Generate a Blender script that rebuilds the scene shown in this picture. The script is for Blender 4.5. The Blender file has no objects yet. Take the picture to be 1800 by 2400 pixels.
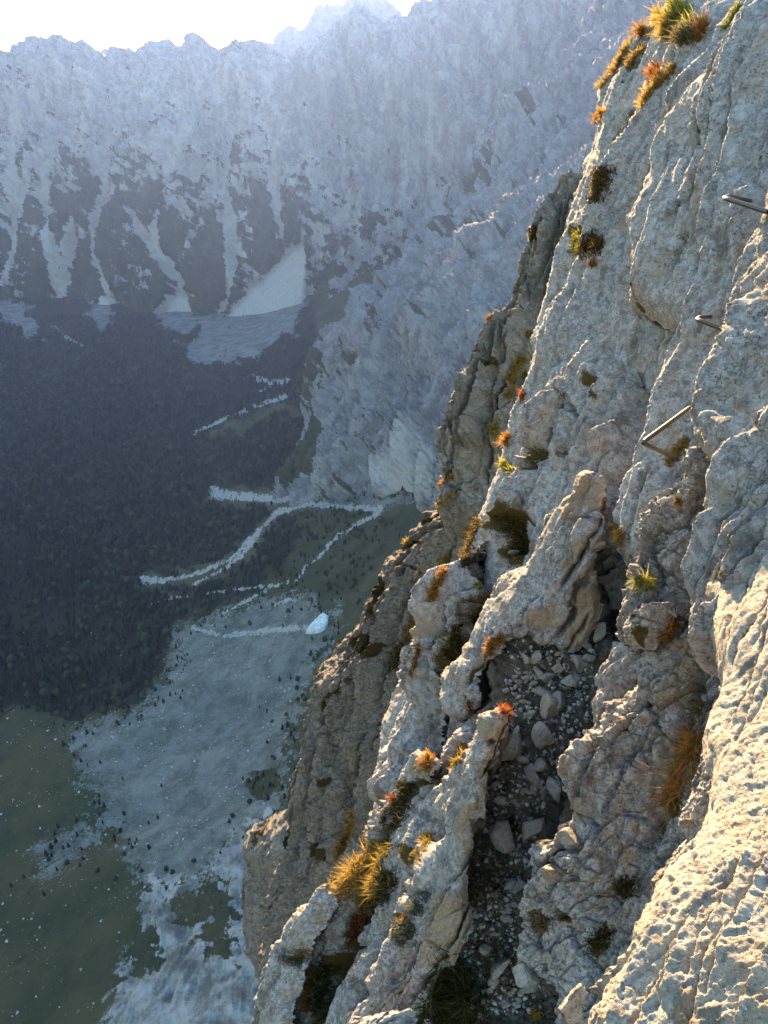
import bpy, math, random
import numpy as np
from mathutils import Vector
from mathutils.bvhtree import BVHTree

random.seed(7)
RNG = np.random.default_rng(7)
SC = bpy.context.scene
COL = SC.collection

# ------------------------------------------------------------------ camera
PITCH = math.radians(29.0)            # looking down into the valley
W0, H0, F0 = 1800.0, 2400.0, 1780.0   # photograph size and focal length in its pixels
cam_d = bpy.data.cameras.new('camera')
cam_d.sensor_fit = 'VERTICAL'
cam_d.sensor_height = 24.0
cam_d.lens = 24.0 * F0 / H0
cam_d.clip_start = 0.05
cam_d.clip_end = 40000
cam = bpy.data.objects.new('camera', cam_d)
COL.objects.link(cam)
cam.location = (0, 0, 0)
cam.rotation_euler = (math.radians(90) - PITCH, 0, 0)
SC.camera = cam

# ------------------------------------------------------------------ sky, sun, exposure
SUN_AZ, SUN_EL = math.radians(-3.0), math.radians(13.0)
world = bpy.data.worlds.new('World')
SC.world = world
world.use_nodes = True
wn = world.node_tree
sky = wn.nodes.new('ShaderNodeTexSky')
sky.sky_type = 'NISHITA'
sky.sun_disc = False
sky.sun_elevation = SUN_EL
sky.sun_rotation = SUN_AZ
sky.altitude = 500
sky.air_density = 1.9
sky.dust_density = 1.2
sky.ozone_density = 4.0
wn.links.new(sky.outputs[0], wn.nodes['Background'].inputs[0])
wn.nodes['Background'].inputs[1].default_value = 0.105

sun_d = bpy.data.lights.new('sun', 'SUN')
sun_d.energy = 4.8
sun_d.angle = math.radians(0.5)
sun_d.color = (1.0, 0.70, 0.36)
sun = bpy.data.objects.new('sun', sun_d)
COL.objects.link(sun)
SDIR = Vector((math.sin(SUN_AZ) * math.cos(SUN_EL), math.cos(SUN_AZ) * math.cos(SUN_EL), math.sin(SUN_EL)))
sun.rotation_euler = SDIR.to_track_quat('Z', 'Y').to_euler()
sun.location = (0, 30, 30)

SC.view_settings.view_transform = 'Standard'
SC.view_settings.look = 'None'
SC.view_settings.exposure = 2.6
SC.view_settings.gamma = 1.0
SC.render.engine = 'CYCLES'
SC.cycles.max_bounces = 8
SC.cycles.diffuse_bounces = 3
SC.cycles.volume_bounces = 4
SC.cycles.use_denoising = True

# ------------------------------------------------------------------ camera geometry
RIGHT = np.array([1.0, 0, 0])
UP = np.array([0, math.sin(PITCH), math.cos(PITCH)])
FWD = np.array([0, math.cos(PITCH), -math.sin(PITCH)])

def ray(x, y):
    x = np.asarray(x, float); y = np.asarray(y, float)
    return ((x - 900) / F0)[..., None] * RIGHT + ((1200 - y) / F0)[..., None] * UP + FWD

def at(x, y, d):
    return ray(x, y) * np.asarray(d, float)[..., None]

def project(P):
    d = P @ FWD
    d = np.where(d < 1e-3, 1e-3, d)
    return 900 + F0 * (P @ RIGHT) / d, 1200 - F0 * (P @ UP) / d, d

# tracing windows: origin and zoom of the crops the outlines were read from
CROPS = {'A': (900, 800, 3.318), 'B': (1300, 1000, 3.318), 'C': (800, 1300, 3.318), 'D': (1300, 1500, 3.318),
         'E': (550, 1800, 3.318), 'F': (950, 1800, 3.318), 'G': (1300, 1800, 3.318), 'H': (1000, 400, 3.318),
         'T': (1350, 0, 3.6867), 'R': (1500, 400, 4.9167), 'S': (500, 1100, 2.765), 'V': (0, 0, 1.8433),
         'W': (900, 0, 1.8433), 'X': (900, 700, 1.8433), 'Z': (0, 0, 1.0), 'Q': (1100, 1450, 4.1475)}

def q(c, *pts):
    ox, oy, s = CROPS[c]
    return [(ox + p[0] / s, oy + p[1] / s) for p in pts]

# ------------------------------------------------------------------ noise
_perm = RNG.permutation(256).astype(np.int64)
_perm = np.concatenate([_perm, _perm, _perm])
_g = RNG.normal(size=(256, 3)); _g /= np.linalg.norm(_g, axis=1)[:, None]
_g = _g.astype(np.float32)
_rnd = RNG.random((256, 4)).astype(np.float32)

def perlin(p):
    p = np.asarray(p, np.float32)
    i = np.floor(p); f = p - i
    i = i.astype(np.int64) & 255
    w = f * f * f * (f * (f * 6 - 15) + 10)
    out = 0
    for dx in (0, 1):
        wx = w[:, 0] if dx else 1 - w[:, 0]
        px = _perm[(i[:, 0] + dx) & 255]
        for dy in (0, 1):
            wy = w[:, 1] if dy else 1 - w[:, 1]
            pxy = _perm[px + ((i[:, 1] + dy) & 255)]
            for dz in (0, 1):
                wz = w[:, 2] if dz else 1 - w[:, 2]
                g = _g[_perm[pxy + ((i[:, 2] + dz) & 255)]]
                dot = g[:, 0] * (f[:, 0] - dx) + g[:, 1] * (f[:, 1] - dy) + g[:, 2] * (f[:, 2] - dz)
                out = out + dot * wx * wy * wz
    return out * 1.6

def fbm(p, octs=4, gain=0.5):
    p = np.asarray(p, np.float32)
    s = 0; a = 1.0; f = 1.0
    for k in range(octs):
        s = s + a * perlin(p * f + 17.3 * k)
        a *= gain; f *= 2.03
    return s

def ridged(p, octs=3, gain=0.5):
    p = np.asarray(p, np.float32)
    s = 0; a = 1.0; f = 1.0
    for k in range(octs):
        s = s + a * (1 - 2 * np.abs(perlin(p * f + 31.7 * k)))
        a *= gain; f *= 2.1
    return s

def voronoi(u, v, seed=0):
    """F1, F2, per-cell randoms (4) and offset to the cell point"""
    iu = np.floor(u).astype(np.int64); iv = np.floor(v).astype(np.int64)
    f1 = np.full(u.shape, 9.0); f2 = np.full(u.shape, 9.0)
    cid = np.zeros(u.shape, np.int64); ox = np.zeros(u.shape); oy = np.zeros(u.shape)
    for dx in (-1, 0, 1):
        for dy in (-1, 0, 1):
            h = _perm[_perm[(iu + dx + seed) & 255] + ((iv + dy) & 255)]
            cx = iu + dx + _rnd[h, 0]; cy = iv + dy + _rnd[h, 1]
            ddx = u - cx; ddy = v - cy
            d = np.sqrt(ddx * ddx + ddy * ddy)
            near = d < f1
            f2 = np.where(near, f1, np.minimum(f2, d))
            cid = np.where(near, h, cid); ox = np.where(near, ddx, ox); oy = np.where(near, ddy, oy)
            f1 = np.where(near, d, f1)
    return f1, f2, _rnd[cid], ox, oy

def sstep(a, b, x):
    t = np.clip((x - a) / (b - a), 0, 1)
    return t * t * (3 - 2 * t)

def poly_sd(px, py, poly):
    """signed distance to a polygon, positive inside"""
    P = np.asarray(poly, float)
    n = len(P)
    d2 = np.full(px.shape, 1e18); inside = np.zeros(px.shape, bool)
    for i in range(n):
        x0, y0 = P[i]; x1, y1 = P[(i + 1) % n]
        ex, ey = x1 - x0, y1 - y0
        L = ex * ex + ey * ey + 1e-9
        t = np.clip(((px - x0) * ex + (py - y0) * ey) / L, 0, 1)
        d2 = np.minimum(d2, (px - x0 - t * ex) ** 2 + (py - y0 - t * ey) ** 2)
        if y0 != y1:
            c = ((y0 > py) != (y1 > py)) & (px < (x1 - x0) * (py - y0) / (y1 - y0) + x0)
            inside ^= c
    d = np.sqrt(d2)
    return np.where(inside, d, -d)

def line_d(px, py, pts):
    d2 = np.full(px.shape, 1e18); tt = np.zeros(px.shape)
    n = len(pts) - 1
    for i in range(n):
        x0, y0 = pts[i]; x1, y1 = pts[i + 1]
        ex, ey = x1 - x0, y1 - y0
        t = np.clip(((px - x0) * ex + (py - y0) * ey) / (ex * ex + ey * ey + 1e-9), 0, 1)
        d = (px - x0 - t * ex) ** 2 + (py - y0 - t * ey) ** 2
        tt = np.where(d < d2, (i + t) / n, tt)
        d2 = np.minimum(d2, d)
    return np.sqrt(d2), tt

# ------------------------------------------------------------------ mesh helpers
def make_mesh(name, verts, faces, mat, attrs=None, smooth=True, origin=None):
    verts = np.asarray(verts, np.float64)
    if origin is None:
        origin = np.zeros(3)
    me = bpy.data.meshes.new(name)
    faces = np.asarray(faces)
    k = faces.shape[1]
    me.vertices.add(len(verts))
    me.vertices.foreach_set('co', (verts - origin).astype(np.float32).ravel())
    me.loops.add(faces.size)
    me.loops.foreach_set('vertex_index', faces.astype(np.int32).ravel())
    me.polygons.add(len(faces))
    me.polygons.foreach_set('loop_start', np.arange(0, faces.size, k, dtype=np.int32))
    me.polygons.foreach_set('loop_total', np.full(len(faces), k, np.int32))
    if smooth:
        me.polygons.foreach_set('use_smooth', np.ones(len(faces), bool))
    for an, av in (attrs or {}).items():
        if av.ndim == 2:
            a = me.attributes.new(an, 'FLOAT_COLOR', 'POINT')
            c = np.ones((len(verts), 4), np.float32); c[:, :3] = av
            a.data.foreach_set('color', c.ravel())
        else:
            a = me.attributes.new(an, 'FLOAT', 'POINT')
            a.data.foreach_set('value', av.astype(np.float32))
    me.update()
    me.validate()
    me.materials.append(mat)
    ob = bpy.data.objects.new(name, me)
    ob.location = origin
    COL.objects.link(ob)
    return ob

def tag(o, label=None, cat=None, group=None, kind=None):
    if label: o['label'] = label
    if cat: o['category'] = cat
    if group: o['group'] = group
    if kind: o['kind'] = kind
    return o

def grid_faces(nr, nc, keep=None):
    idx = np.arange(nr * nc).reshape(nr, nc)
    a = np.stack([idx[:-1, :-1], idx[1:, :-1], idx[1:, 1:], idx[:-1, 1:]], -1)
    if keep is not None:
        return a[keep], idx
    return a.reshape(-1, 4), idx

# ------------------------------------------------------------------ materials
def new_mat(name):
    m = bpy.data.materials.new(name)
    m.use_nodes = True
    nt = m.node_tree
    return m, nt, nt.nodes['Principled BSDF']

class NB:
    """small node-building helper"""
    def __init__(s, nt): s.nt = nt
    def n(s, t, **kw):
        nd = s.nt.nodes.new(t)
        for k, v in kw.items(): setattr(nd, k, v)
        return nd
    def l(s, a, b): s.nt.links.new(a, b)
    def coord(s, scale, stretch=(1, 1, 1)):
        tc = s.n('ShaderNodeTexCoord'); mp = s.n('ShaderNodeMapping')
        mp.inputs['Scale'].default_value = [scale * k for k in stretch]
        s.l(tc.outputs['Object'], mp.inputs[0]); return mp.outputs[0]
    def noise(s, co, scale, detail=5, rough=0.6, dist=0.0):
        nd = s.n('ShaderNodeTexNoise')
        nd.inputs['Scale'].default_value = scale; nd.inputs['Detail'].default_value = detail
        nd.inputs['Roughness'].default_value = rough; nd.inputs['Distortion'].default_value = dist
        s.l(co, nd.inputs['Vector']); return nd.outputs[0]
    def vor(s, co, scale, feature='F1'):
        nd = s.n('ShaderNodeTexVoronoi', feature=feature)
        nd.inputs['Scale'].default_value = scale
        s.l(co, nd.inputs['Vector']); return nd.outputs['Distance']
    def ramp(s, x, a, b, lo=0.0, hi=1.0):
        nd = s.n('ShaderNodeMapRange', interpolation_type='SMOOTHSTEP')
        nd.inputs['From Min'].default_value = a; nd.inputs['From Max'].default_value = b
        nd.inputs['To Min'].default_value = lo; nd.inputs['To Max'].default_value = hi
        s.l(x, nd.inputs[0]); return nd.outputs[0]
    def mix(s, fac, a, b):
        nd = s.n('ShaderNodeMix', data_type='RGBA')
        if isinstance(fac, float): nd.inputs[0].default_value = fac
        else: s.l(fac, nd.inputs[0])
        for sock, v in ((6, a), (7, b)):
            if isinstance(v, tuple): nd.inputs[sock].default_value = (*v, 1)
            else: s.l(v, nd.inputs[sock])
        return nd.outputs[2]
    def math(s, op, a, b=0.0, clamp=False):
        nd = s.n('ShaderNodeMath', operation=op); nd.use_clamp = clamp
        for i, v in enumerate((a, b)):
            if isinstance(v, (int, float)): nd.inputs[i].default_value = v
            else: s.l(v, nd.inputs[i])
        return nd.outputs[0]
    def attr(s, name):
        return s.n('ShaderNodeAttribute', attribute_name=name).outputs
    def bump(s, h, strength, dist):
        nd = s.n('ShaderNodeBump')
        nd.inputs['Strength'].default_value = strength; nd.inputs['Distance'].default_value = dist
        s.l(h, nd.inputs['Height']); return nd.outputs[0]

def rock_mat(name, S=1.0, light=(0.50, 0.465, 0.445), dark=(0.27, 0.25, 0.243), tan=(0.39, 0.29, 0.21),
             speck=0.8, bump=0.6, mosscol=(0.055, 0.042, 0.014), tanA=(0.42, 0.31, 0.215), tanB=(0.28, 0.20, 0.135)):
    """weathered limestone; S = size of one lichen blotch scale in metres"""
    m, nt, bs = new_mat(name)
    b = NB(nt)
    co = b.coord(1.0 / S)
    big = b.noise(co, 1.3, 4, 0.55)
    mid = b.noise(co, 6.0, 6, 0.65, 0.4)
    fine = b.noise(co, 19.0, 7, 0.72)
    vfine = b.noise(co, 62.0, 4, 0.75)
    c = b.mix(b.ramp(mid, 0.36, 0.62), dark, light)
    c = b.mix(b.ramp(big, 0.48, 0.68, 0, 0.55), c, tan)
    # warm ochre stain
    c = b.mix(b.ramp(b.noise(co, 3.1, 5, 0.6, 0.6), 0.56, 0.72, 0, 0.5), c, (0.36, 0.25, 0.15))
    # white lichen spots
    v = b.vor(co, 11.0)
    wsel = b.ramp(b.noise(co, 4.3, 3, 0.5), 0.50, 0.62)
    c = b.mix(b.math('MULTIPLY', b.ramp(v, 0.30, 0.16, 0, 0.8), wsel), c, (0.60, 0.59, 0.57))
    # black lichen specks
    sp = b.ramp(fine, 0.51, 0.61, 0, min(1.0, speck * 1.15))
    spsel = b.ramp(b.noise(co, 2.9, 5, 0.65), 0.40, 0.56)
    c = b.mix(b.math('MULTIPLY', sp, spsel), c, (0.10, 0.095, 0.09))
    c = b.mix(b.ramp(vfine, 0.54, 0.66, 0, speck * 0.9), c, (0.13, 0.12, 0.115))
    c = b.mix(b.ramp(vfine, 0.42, 0.28, 0, 0.5), c, (0.55, 0.53, 0.50))
    # dark water streaks and rusty stains
    ws = b.noise(b.coord(1.0 / S, (1.0, 0.9, 0.22)), 2.6, 5, 0.62, 0.3)
    c = b.mix(b.ramp(ws, 0.54, 0.66, 0, 0.70), c, (0.125, 0.11, 0.10))
    c = b.mix(b.ramp(b.noise(co, 2.1, 6, 0.65, 0.8), 0.57, 0.68, 0, 0.6), c, (0.32, 0.20, 0.11))
    # attributes painted per vertex: fresh tan breaks, moss, soil and painted shade in fault cracks
    tn = b.math('MULTIPLY', b.attr('tan')[2], b.ramp(mid, 0.25, 0.6, 0.55, 1.0))
    tanc = b.mix(b.ramp(fine, 0.35, 0.65), tanA, tanB)
    c = b.mix(tn, c, tanc)
    mo = b.ramp(b.math('ADD', b.attr('moss')[2], b.math('MULTIPLY', b.math('SUBTRACT', fine, 0.5), 1.5)), 0.36, 0.72)
    mossc = b.mix(b.ramp(fine, 0.35, 0.68), mosscol, (mosscol[0] * 2.6, mosscol[1] * 2.2, mosscol[2] * 1.6))
    c = b.mix(mo, c, mossc)
    b.l(c, bs.inputs['Base Color'])
    bs.inputs['Roughness'].default_value = 0.92
    bs.inputs['Specular IOR Level'].default_value = 0.15
    pits = b.ramp(b.vor(co, 17.0), 0.05, 0.34)
    crease = b.math('ABSOLUTE', b.math('SUBTRACT', b.noise(co, 4.2, 6, 0.6, 0.2), 0.5))
    crease2 = b.math('ABSOLUTE', b.math('SUBTRACT', fine, 0.5))
    h = b.math('ADD', b.math('MULTIPLY', b.ramp(crease, 0.0, 0.10), 0.42), b.math('MULTIPLY', b.ramp(crease2, 0.0, 0.12), 0.20))
    h = b.math('ADD', h, b.math('ADD', b.math('MULTIPLY', mid, 0.25), b.math('MULTIPLY', fine, 0.42)))
    h = b.math('ADD', h, b.math('MULTIPLY', vfine, 0.28))
    h = b.math('ADD', h, b.math('MULTIPLY', pits, 0.30))
    ck = b.n('ShaderNodeTexVoronoi', feature='DISTANCE_TO_EDGE'); ck.inputs['Scale'].default_value = 3.4
    dco = b.n('ShaderNodeMixRGB', blend_type='ADD'); dco.inputs[0].default_value = 0.22
    b.l(co, dco.inputs[1]); b.l(b.n('ShaderNodeTexNoise').outputs[1], dco.inputs[2]); b.l(dco.outputs[0], ck.inputs['Vector'])
    h = b.math('ADD', h, b.math('MULTIPLY', b.ramp(ck.outputs['Distance'], 0.0, 0.035), 0.35))
    b.l(b.bump(h, bump, 0.055 * S), bs.inputs['Normal'])
    return m

def far_mat(name, S, rock=(0.40, 0.38, 0.375), rock2=(0.23, 0.22, 0.225), veg=(0.034, 0.042, 0.022), bump=0.7, tall=0.38):
    """distant limestone wall with dwarf-pine patches (attribute veg) and scree (attribute scree)"""
    m, nt, bs = new_mat(name)
    b = NB(nt)
    co = b.coord(1.0 / S, (1, 1, tall))
    mid = b.noise(co, 1.0, 6, 0.65, 0.5)
    fine = b.noise(co, 5.0, 6, 0.72)
    big = b.noise(b.coord(1.0 / S), 0.16, 4, 0.6)
    c = b.mix(b.ramp(mid, 0.36, 0.64), rock2, rock)
    c = b.mix(b.ramp(big, 0.45, 0.68, 0, 0.5), c, (0.22, 0.215, 0.205))
    c = b.mix(b.ramp(fine, 0.52, 0.68, 0, 0.6), c, (0.16, 0.155, 0.15))
    c = b.mix(b.ramp(fine, 0.44, 0.30, 0, 0.5), c, (0.52, 0.50, 0.48))
    c = b.mix(b.attr('scree')[2], c, b.mix(b.ramp(fine, 0.3, 0.7), (0.43, 0.415, 0.40), (0.33, 0.32, 0.305)))
    vg = b.ramp(b.math('ADD', b.attr('veg')[2], b.math('MULTIPLY', b.math('SUBTRACT', fine, 0.5), 1.3)), 0.40, 0.60)
    c = b.mix(vg, c, b.mix(b.ramp(mid, 0.35, 0.65), veg, (veg[0] * 1.9, veg[1] * 1.6, veg[2] * 1.5)))
    b.l(c, bs.inputs['Base Color'])
    bs.inputs['Roughness'].default_value = 0.95
    bs.inputs['Specular IOR Level'].default_value = 0.1
    h = b.math('ADD', b.math('MULTIPLY', mid, 0.8), fine)
    b.l(b.bump(h, bump, 0.25 * S), bs.inputs['Normal'])
    return m

M_rock = rock_mat('limestone', 0.32)
M_rock_close = rock_mat('limestone_close', 0.22, light=(0.52, 0.475, 0.445), bump=0.8)
M_rock_tan = rock_mat('limestone_tan', 2.2, light=(0.33, 0.285, 0.24), dark=(0.19, 0.155, 0.125), speck=0.6, bump=1.0,
                      mosscol=(0.045, 0.031, 0.013), tanA=(0.39, 0.30, 0.235), tanB=(0.21, 0.155, 0.115))
M_rock_butt = rock_mat('limestone_buttress', 1.3, light=(0.40, 0.36, 0.32), dark=(0.25, 0.22, 0.195), speck=0.7, bump=0.9)
M_boulder = rock_mat('limestone_boulder', 0.13, light=(0.48, 0.435, 0.37), dark=(0.30, 0.28, 0.25), bump=0.8, speck=0.6)
M_stone = rock_mat('stone', 0.16, light=(0.36, 0.325, 0.29), dark=(0.21, 0.185, 0.165), speck=0.6)
M_far = far_mat('far_limestone', 28)
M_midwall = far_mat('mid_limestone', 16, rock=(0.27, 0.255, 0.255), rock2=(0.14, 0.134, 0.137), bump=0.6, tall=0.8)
M_peak = far_mat('peak_limestone', 90)

# ------------------------------------------------------------------ rock sheets
PIECES = []

def plane_fit(dpts):
    A = np.array([[1, x, y] for x, y, d in dpts]); bb = np.array([1.0 / d for x, y, d in dpts])
    return np.linalg.lstsq(A, bb, rcond=None)[0]

def sheet(name, outline, dpts, mat, step=2.4, R=0.15, T=0.12, back=0.6, axis=(0.37, -0.93), S=1.0,
          big=(0.9, 0.05), rib=(0.22, 0.03, 4.0), blk=None, blk_skew=0.0, fine=(0.06, 0.010), pit=None, edge=(40, 8),
          grooves=(), bulges=(), tan=0.0, tan_polys=(), moss_polys=(), moss_lines=(), moss=0.0, extra=None, warp=0.3,
          origin_base=True, nrm=None, facets=(), sharp=330.0, crack=0.45, faults=0, famp=0.05, frange=90, sinks=()):
    P = np.asarray(outline, float)
    x0, y0 = P.min(0) - step; x1, y1 = P.max(0) + step
    xs = np.arange(x0, x1 + step, step); ys = np.arange(y0, y1 + step, step)
    gx, gy = np.meshgrid(xs, ys)
    nr, nc = gx.shape
    px = gx.ravel(); py = gy.ravel()
    sd = poly_sd(px, py, P)
    e3 = np.stack([px / edge[0], py / edge[0], np.full(px.shape, len(PIECES) * 7.7)], -1)
    sd = sd + edge[1] * fbm(e3, 4, 0.55)
    if nrm is not None:
        n = np.array(nrm, float); n /= np.linalg.norm(n)
        x_, y_, d_ = dpts[0]
        k0 = n @ at(x_, y_, d_)
        rr = ray(px, py)
        inv = (rr @ n) / k0
    else:
        co = plane_fit(dpts)
        inv = co[0] + co[1] * px + co[2] * py
        n = -(co[1] * F0 * RIGHT - co[2] * F0 * UP + (co[0] + co[1] * 900 + co[2] * 1200) * FWD)
        n /= np.linalg.norm(n)
    imean = inv[sd > 0].mean()
    inv = np.maximum(inv, 0.25 * imean)
    nv = np.repeat(n[None], len(px), 0)
    if facets:
        # further planes of the same convex rock, each hinged on a crease line lying on the main face
        invs = [inv]; ns = [n]
        for a_, b_, fn in facets:
            pa = at(a_[0], a_[1], 1.0) ; pb = at(b_[0], b_[1], 1.0)
            pa = pa * (k0 / (n @ pa)); pb = pb * (k0 / (n @ pb))
            ax = (pb - pa) / np.linalg.norm(pb - pa)
            fn = np.array(fn, float); fn = fn - ax * (fn @ ax); fn /= np.linalg.norm(fn)
            invs.append(np.clip((rr @ fn) / (fn @ pa), 0.4 * imean, 3 * imean)); ns.append(fn)
        A = np.stack(invs); m_ = A.min(0)
        wgt = np.exp(-(A - m_) / imean * sharp); ws = wgt.sum(0)
        inv = m_ - np.log(ws) / sharp * imean
        nv = np.einsum('kp,kc->pc', wgt / ws, np.array(ns)); nv /= np.linalg.norm(nv, axis=1)[:, None]
    d = 1.0 / inv
    base = at(px, py, d)
    e1 = axis[0] * RIGHT - axis[1] * UP
    e1 = e1 - n * (e1 @ n); e1 /= np.linalg.norm(e1)
    e2 = np.cross(n, e1)
    L = np.stack([base @ e1, base @ e2, base @ n], -1) + len(PIECES) * 3.1
    mpp = d / F0
    sdm = sd * mpp
    t = np.clip(sdm / (R * S), 0, 1)
    h = -T * S * (1 - t) ** 1.8
    lw = L + warp * S * 0.25 * np.stack([fbm(L / (0.5 * S) + 5, 2), fbm(L / (0.5 * S) + 55, 2), np.zeros(len(L))], -1)
    if big: h = h + big[1] * S * fbm(L / (big[0] * S), 2)
    if rib:
        rl = lw * np.array([1 / (rib[0] * S * rib[2]), 1 / (rib[0] * S), 1 / (rib[0] * S)])
        h = h + rib[1] * S * (ridged(rl, 4, 0.55) - 0.6)
    if blk:
        sz, am = blk[0] * S, blk[1] * S
        st = blk[2] if len(blk) > 2 else 1.6
        for k, (s_, a_) in enumerate(((sz, am), (sz * 0.42, am * 0.5), (sz * 0.17, am * 0.24))):
            f1, f2, rn, ox, oy = voronoi(lw[:, 0] / (s_ * st), lw[:, 1] / s_, seed=13 * len(PIECES) + k)
            h = h + a_ * ((rn[:, 2] - 0.5) * 1.5 + (rn[:, 3] - 0.5) * 2.2 * ox + (rn[:, 1] - 0.5) * 2.2 * oy)
            h = h - a_ * crack * (1 - sstep(0.0, 0.09, f2 - f1))
    if fine: h = h + fine[1] * S * fbm(lw / (fine[0] * S), 4, 0.6)
    if pit:
        for kp_, (ps, pd) in enumerate(((1.0, 0.7), (2.3, 1.0), (0.55, 0.4))):
            jit = 0.55 * pit[0] * ps * S * np.stack([fbm(L / (pit[0] * ps * S * 1.3) + 7, 2), fbm(L / (pit[0] * ps * S * 1.3) + 71, 2)], -1)
            f1, f2, rn, ox, oy = voronoi((lw[:, 0] + jit[:, 0]) / (pit[0] * ps * S * 1.5), (lw[:, 1] + jit[:, 1]) / (pit[0] * ps * S), seed=91 + 17 * kp_)
            th = pit[2] + (0.12 if ps > 1 else 0.0)
            sel = sstep(th, th + 0.25, rn[:, 2] + 0.45 * fbm(L / (0.5 * S) + 9 * kp_, 3))
            rad = 0.22 + 0.28 * rn[:, 3]
            h = h - pit[1] * pd * S * (1 - sstep(0.25 * rad, rad, f1)) * sel
    wob = 9 * fbm(np.stack([px / 26, py / 26, px * 0 + 3.3], -1), 3)
    tanv = np.full(px.shape, float(tan)); moss_shade = np.full(px.shape, float(moss))
    for g in grooves:
        dd, tt = line_d(px, py, g[0])
        dd = np.abs(dd + wob * min(1.0, g[1] / 8))
        h = h - g[2] * S * np.exp(-(dd / g[1]) ** 2) * (sstep(0, 0.12, tt) * sstep(1.0, 0.88, tt) * 0.8 + 0.2)
        if len(g) > 3: moss_shade = np.maximum(moss_shade, g[3] * np.exp(-(dd / (g[1] * 1.2)) ** 2))
    if faults:
        rf = np.random.default_rng(900 + len(PIECES))
        al = np.array(axis) / np.hypot(*axis); pe = np.array([-al[1], al[0]])
        Lx = np.hypot(x1 - x0, y1 - y0)
        for k in range(faults):
            while True:
                c0 = np.array([rf.uniform(x0, x1), rf.uniform(y0, y1)])
                if poly_sd(c0[:1], c0[1:], P)[0] > 0: break
            ln = rf.uniform(0.12, 0.45) * Lx; nseg = 7
            off = np.cumsum(rf.normal(0, ln * 0.012, nseg))
            pl = [tuple(c0 + al * ln * (u - 0.5) + pe * off[i]) for i, u in enumerate(np.linspace(0, 1, nseg))]
            am_ = famp * S * rf.uniform(0.4, 1.3); rg = frange * rf.uniform(0.5, 1.4)
            PL = np.array(pl); mg = 4 * rg
            ii = np.nonzero((px > PL[:, 0].min() - mg) & (px < PL[:, 0].max() + mg) & (py > PL[:, 1].min() - 30) & (py < PL[:, 1].max() + 30) & (sd > -5))[0]
            if not len(ii): continue
            qx, qy = px[ii], py[ii]
            dd, tt = line_d(qx, qy, pl)
            ia = np.minimum((tt * (nseg - 1)).astype(int), nseg - 2)
            ex = PL[ia + 1, 0] - PL[ia, 0]; ey = PL[ia + 1, 1] - PL[ia, 1]
            sg = np.sign(ex * (qy - PL[ia, 1]) - ey * (qx - PL[ia, 0]))
            sdd = sg * dd + wob[ii] * 0.5
            ends = sstep(0, 0.18, tt) * sstep(1, 0.82, tt)
            h[ii] += am_ * ends * (sstep(-2.5, 2.5, sdd) * np.exp(-np.maximum(sdd, 0) / rg) - 0.5 * np.exp(-(sdd + 4) ** 2 / 30))
            if rf.random() < 0.8:
                cw = rf.uniform(1.8, 5.5)
                cm = np.exp(-((sdd + 4) / cw) ** 2) * ends
                h[ii] -= am_ * 0.9 * cm
                moss_shade[ii] = np.maximum(moss_shade[ii], cm * rf.uniform(0.6, 1.05))  # crack shade painted along the fault line via the moss attribute
    for sx_, sy_, sr_, sk_ in sinks:
        h = h - sk_ * S * np.exp(-((px - sx_) ** 2 + (py - sy_) ** 2) / sr_ ** 2)
    for g in bulges:
        s_ = poly_sd(px, py, g[0]) + wob
        h = h + g[2] * S * np.sqrt(np.clip(s_ / g[1], 0, 1))
    for pl in tan_polys:
        tanv = np.maximum(tanv, sstep(-6, 6, poly_sd(px, py, pl) + wob))
    for pl in moss_polys:
        moss_shade = np.maximum(moss_shade, sstep(-14, 14, poly_sd(px, py, pl) + 1.4 * wob))
    for ml, mw in moss_lines:
        dd, tt = line_d(px, py, ml)
        moss_shade = np.maximum(moss_shade, np.exp(-((dd + wob) / mw) ** 2))
    attrs = {'tan': tanv, 'moss': moss_shade}
    if extra:
        dh, ad = extra(px, py, L, h, d)
        h = h + dh; attrs.update(ad)
    V = base + nv * h[:, None]
    # keep the cells inside the outline
    ins = (sd > 0).reshape(nr, nc)
    keep = ins[:-1, :-1] & ins[1:, :-1] & ins[1:, 1:] & ins[:-1, 1:]
    F, idx = grid_faces(nr, nc, keep)
    # rim: boundary edges pulled back into the mountain
    kp = np.pad(keep, 1)
    edges = []
    c = idx
    m_ = keep & ~kp[:-2, 1:-1]; r, cc = np.nonzero(m_); edges.append(np.stack([c[r, cc + 1], c[r, cc]], -1))
    m_ = keep & ~kp[2:, 1:-1]; r, cc = np.nonzero(m_); edges.append(np.stack([c[r + 1, cc], c[r + 1, cc + 1]], -1))
    m_ = keep & ~kp[1:-1, :-2]; r, cc = np.nonzero(m_); edges.append(np.stack([c[r, cc], c[r + 1, cc]], -1))
    m_ = keep & ~kp[1:-1, 2:]; r, cc = np.nonzero(m_); edges.append(np.stack([c[r + 1, cc + 1], c[r, cc + 1]], -1))
    E = np.concatenate(edges)
    bv = np.unique(E)
    remap = np.full(len(V), -1); remap[bv] = len(V) + np.arange(len(bv))
    far = ray(px[bv], py[bv]); far /= np.linalg.norm(far, axis=1)[:, None]
    ctr = V[np.unique(F)].mean(0)
    inw = ctr - V[bv]; inw -= far * np.sum(inw * far, 1)[:, None]; inw /= np.linalg.norm(inw, axis=1)[:, None] + 1e-6
    dirb = far * 0.96 - n * 0.10 + inw * 0.10
    nb = len(bv); rings = []; NR = 4
    for k in range(1, NR + 1):
        s_ = back * S * (k / NR) ** 1.3
        rp = V[bv] + dirb * s_
        rings.append(rp + (inw * (0.10 * back * S * np.abs(fbm(rp / (0.35 * back * S) + 3 * k, 2)))[:, None] if k < NR else 0))
    V = np.concatenate([V] + rings)
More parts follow.
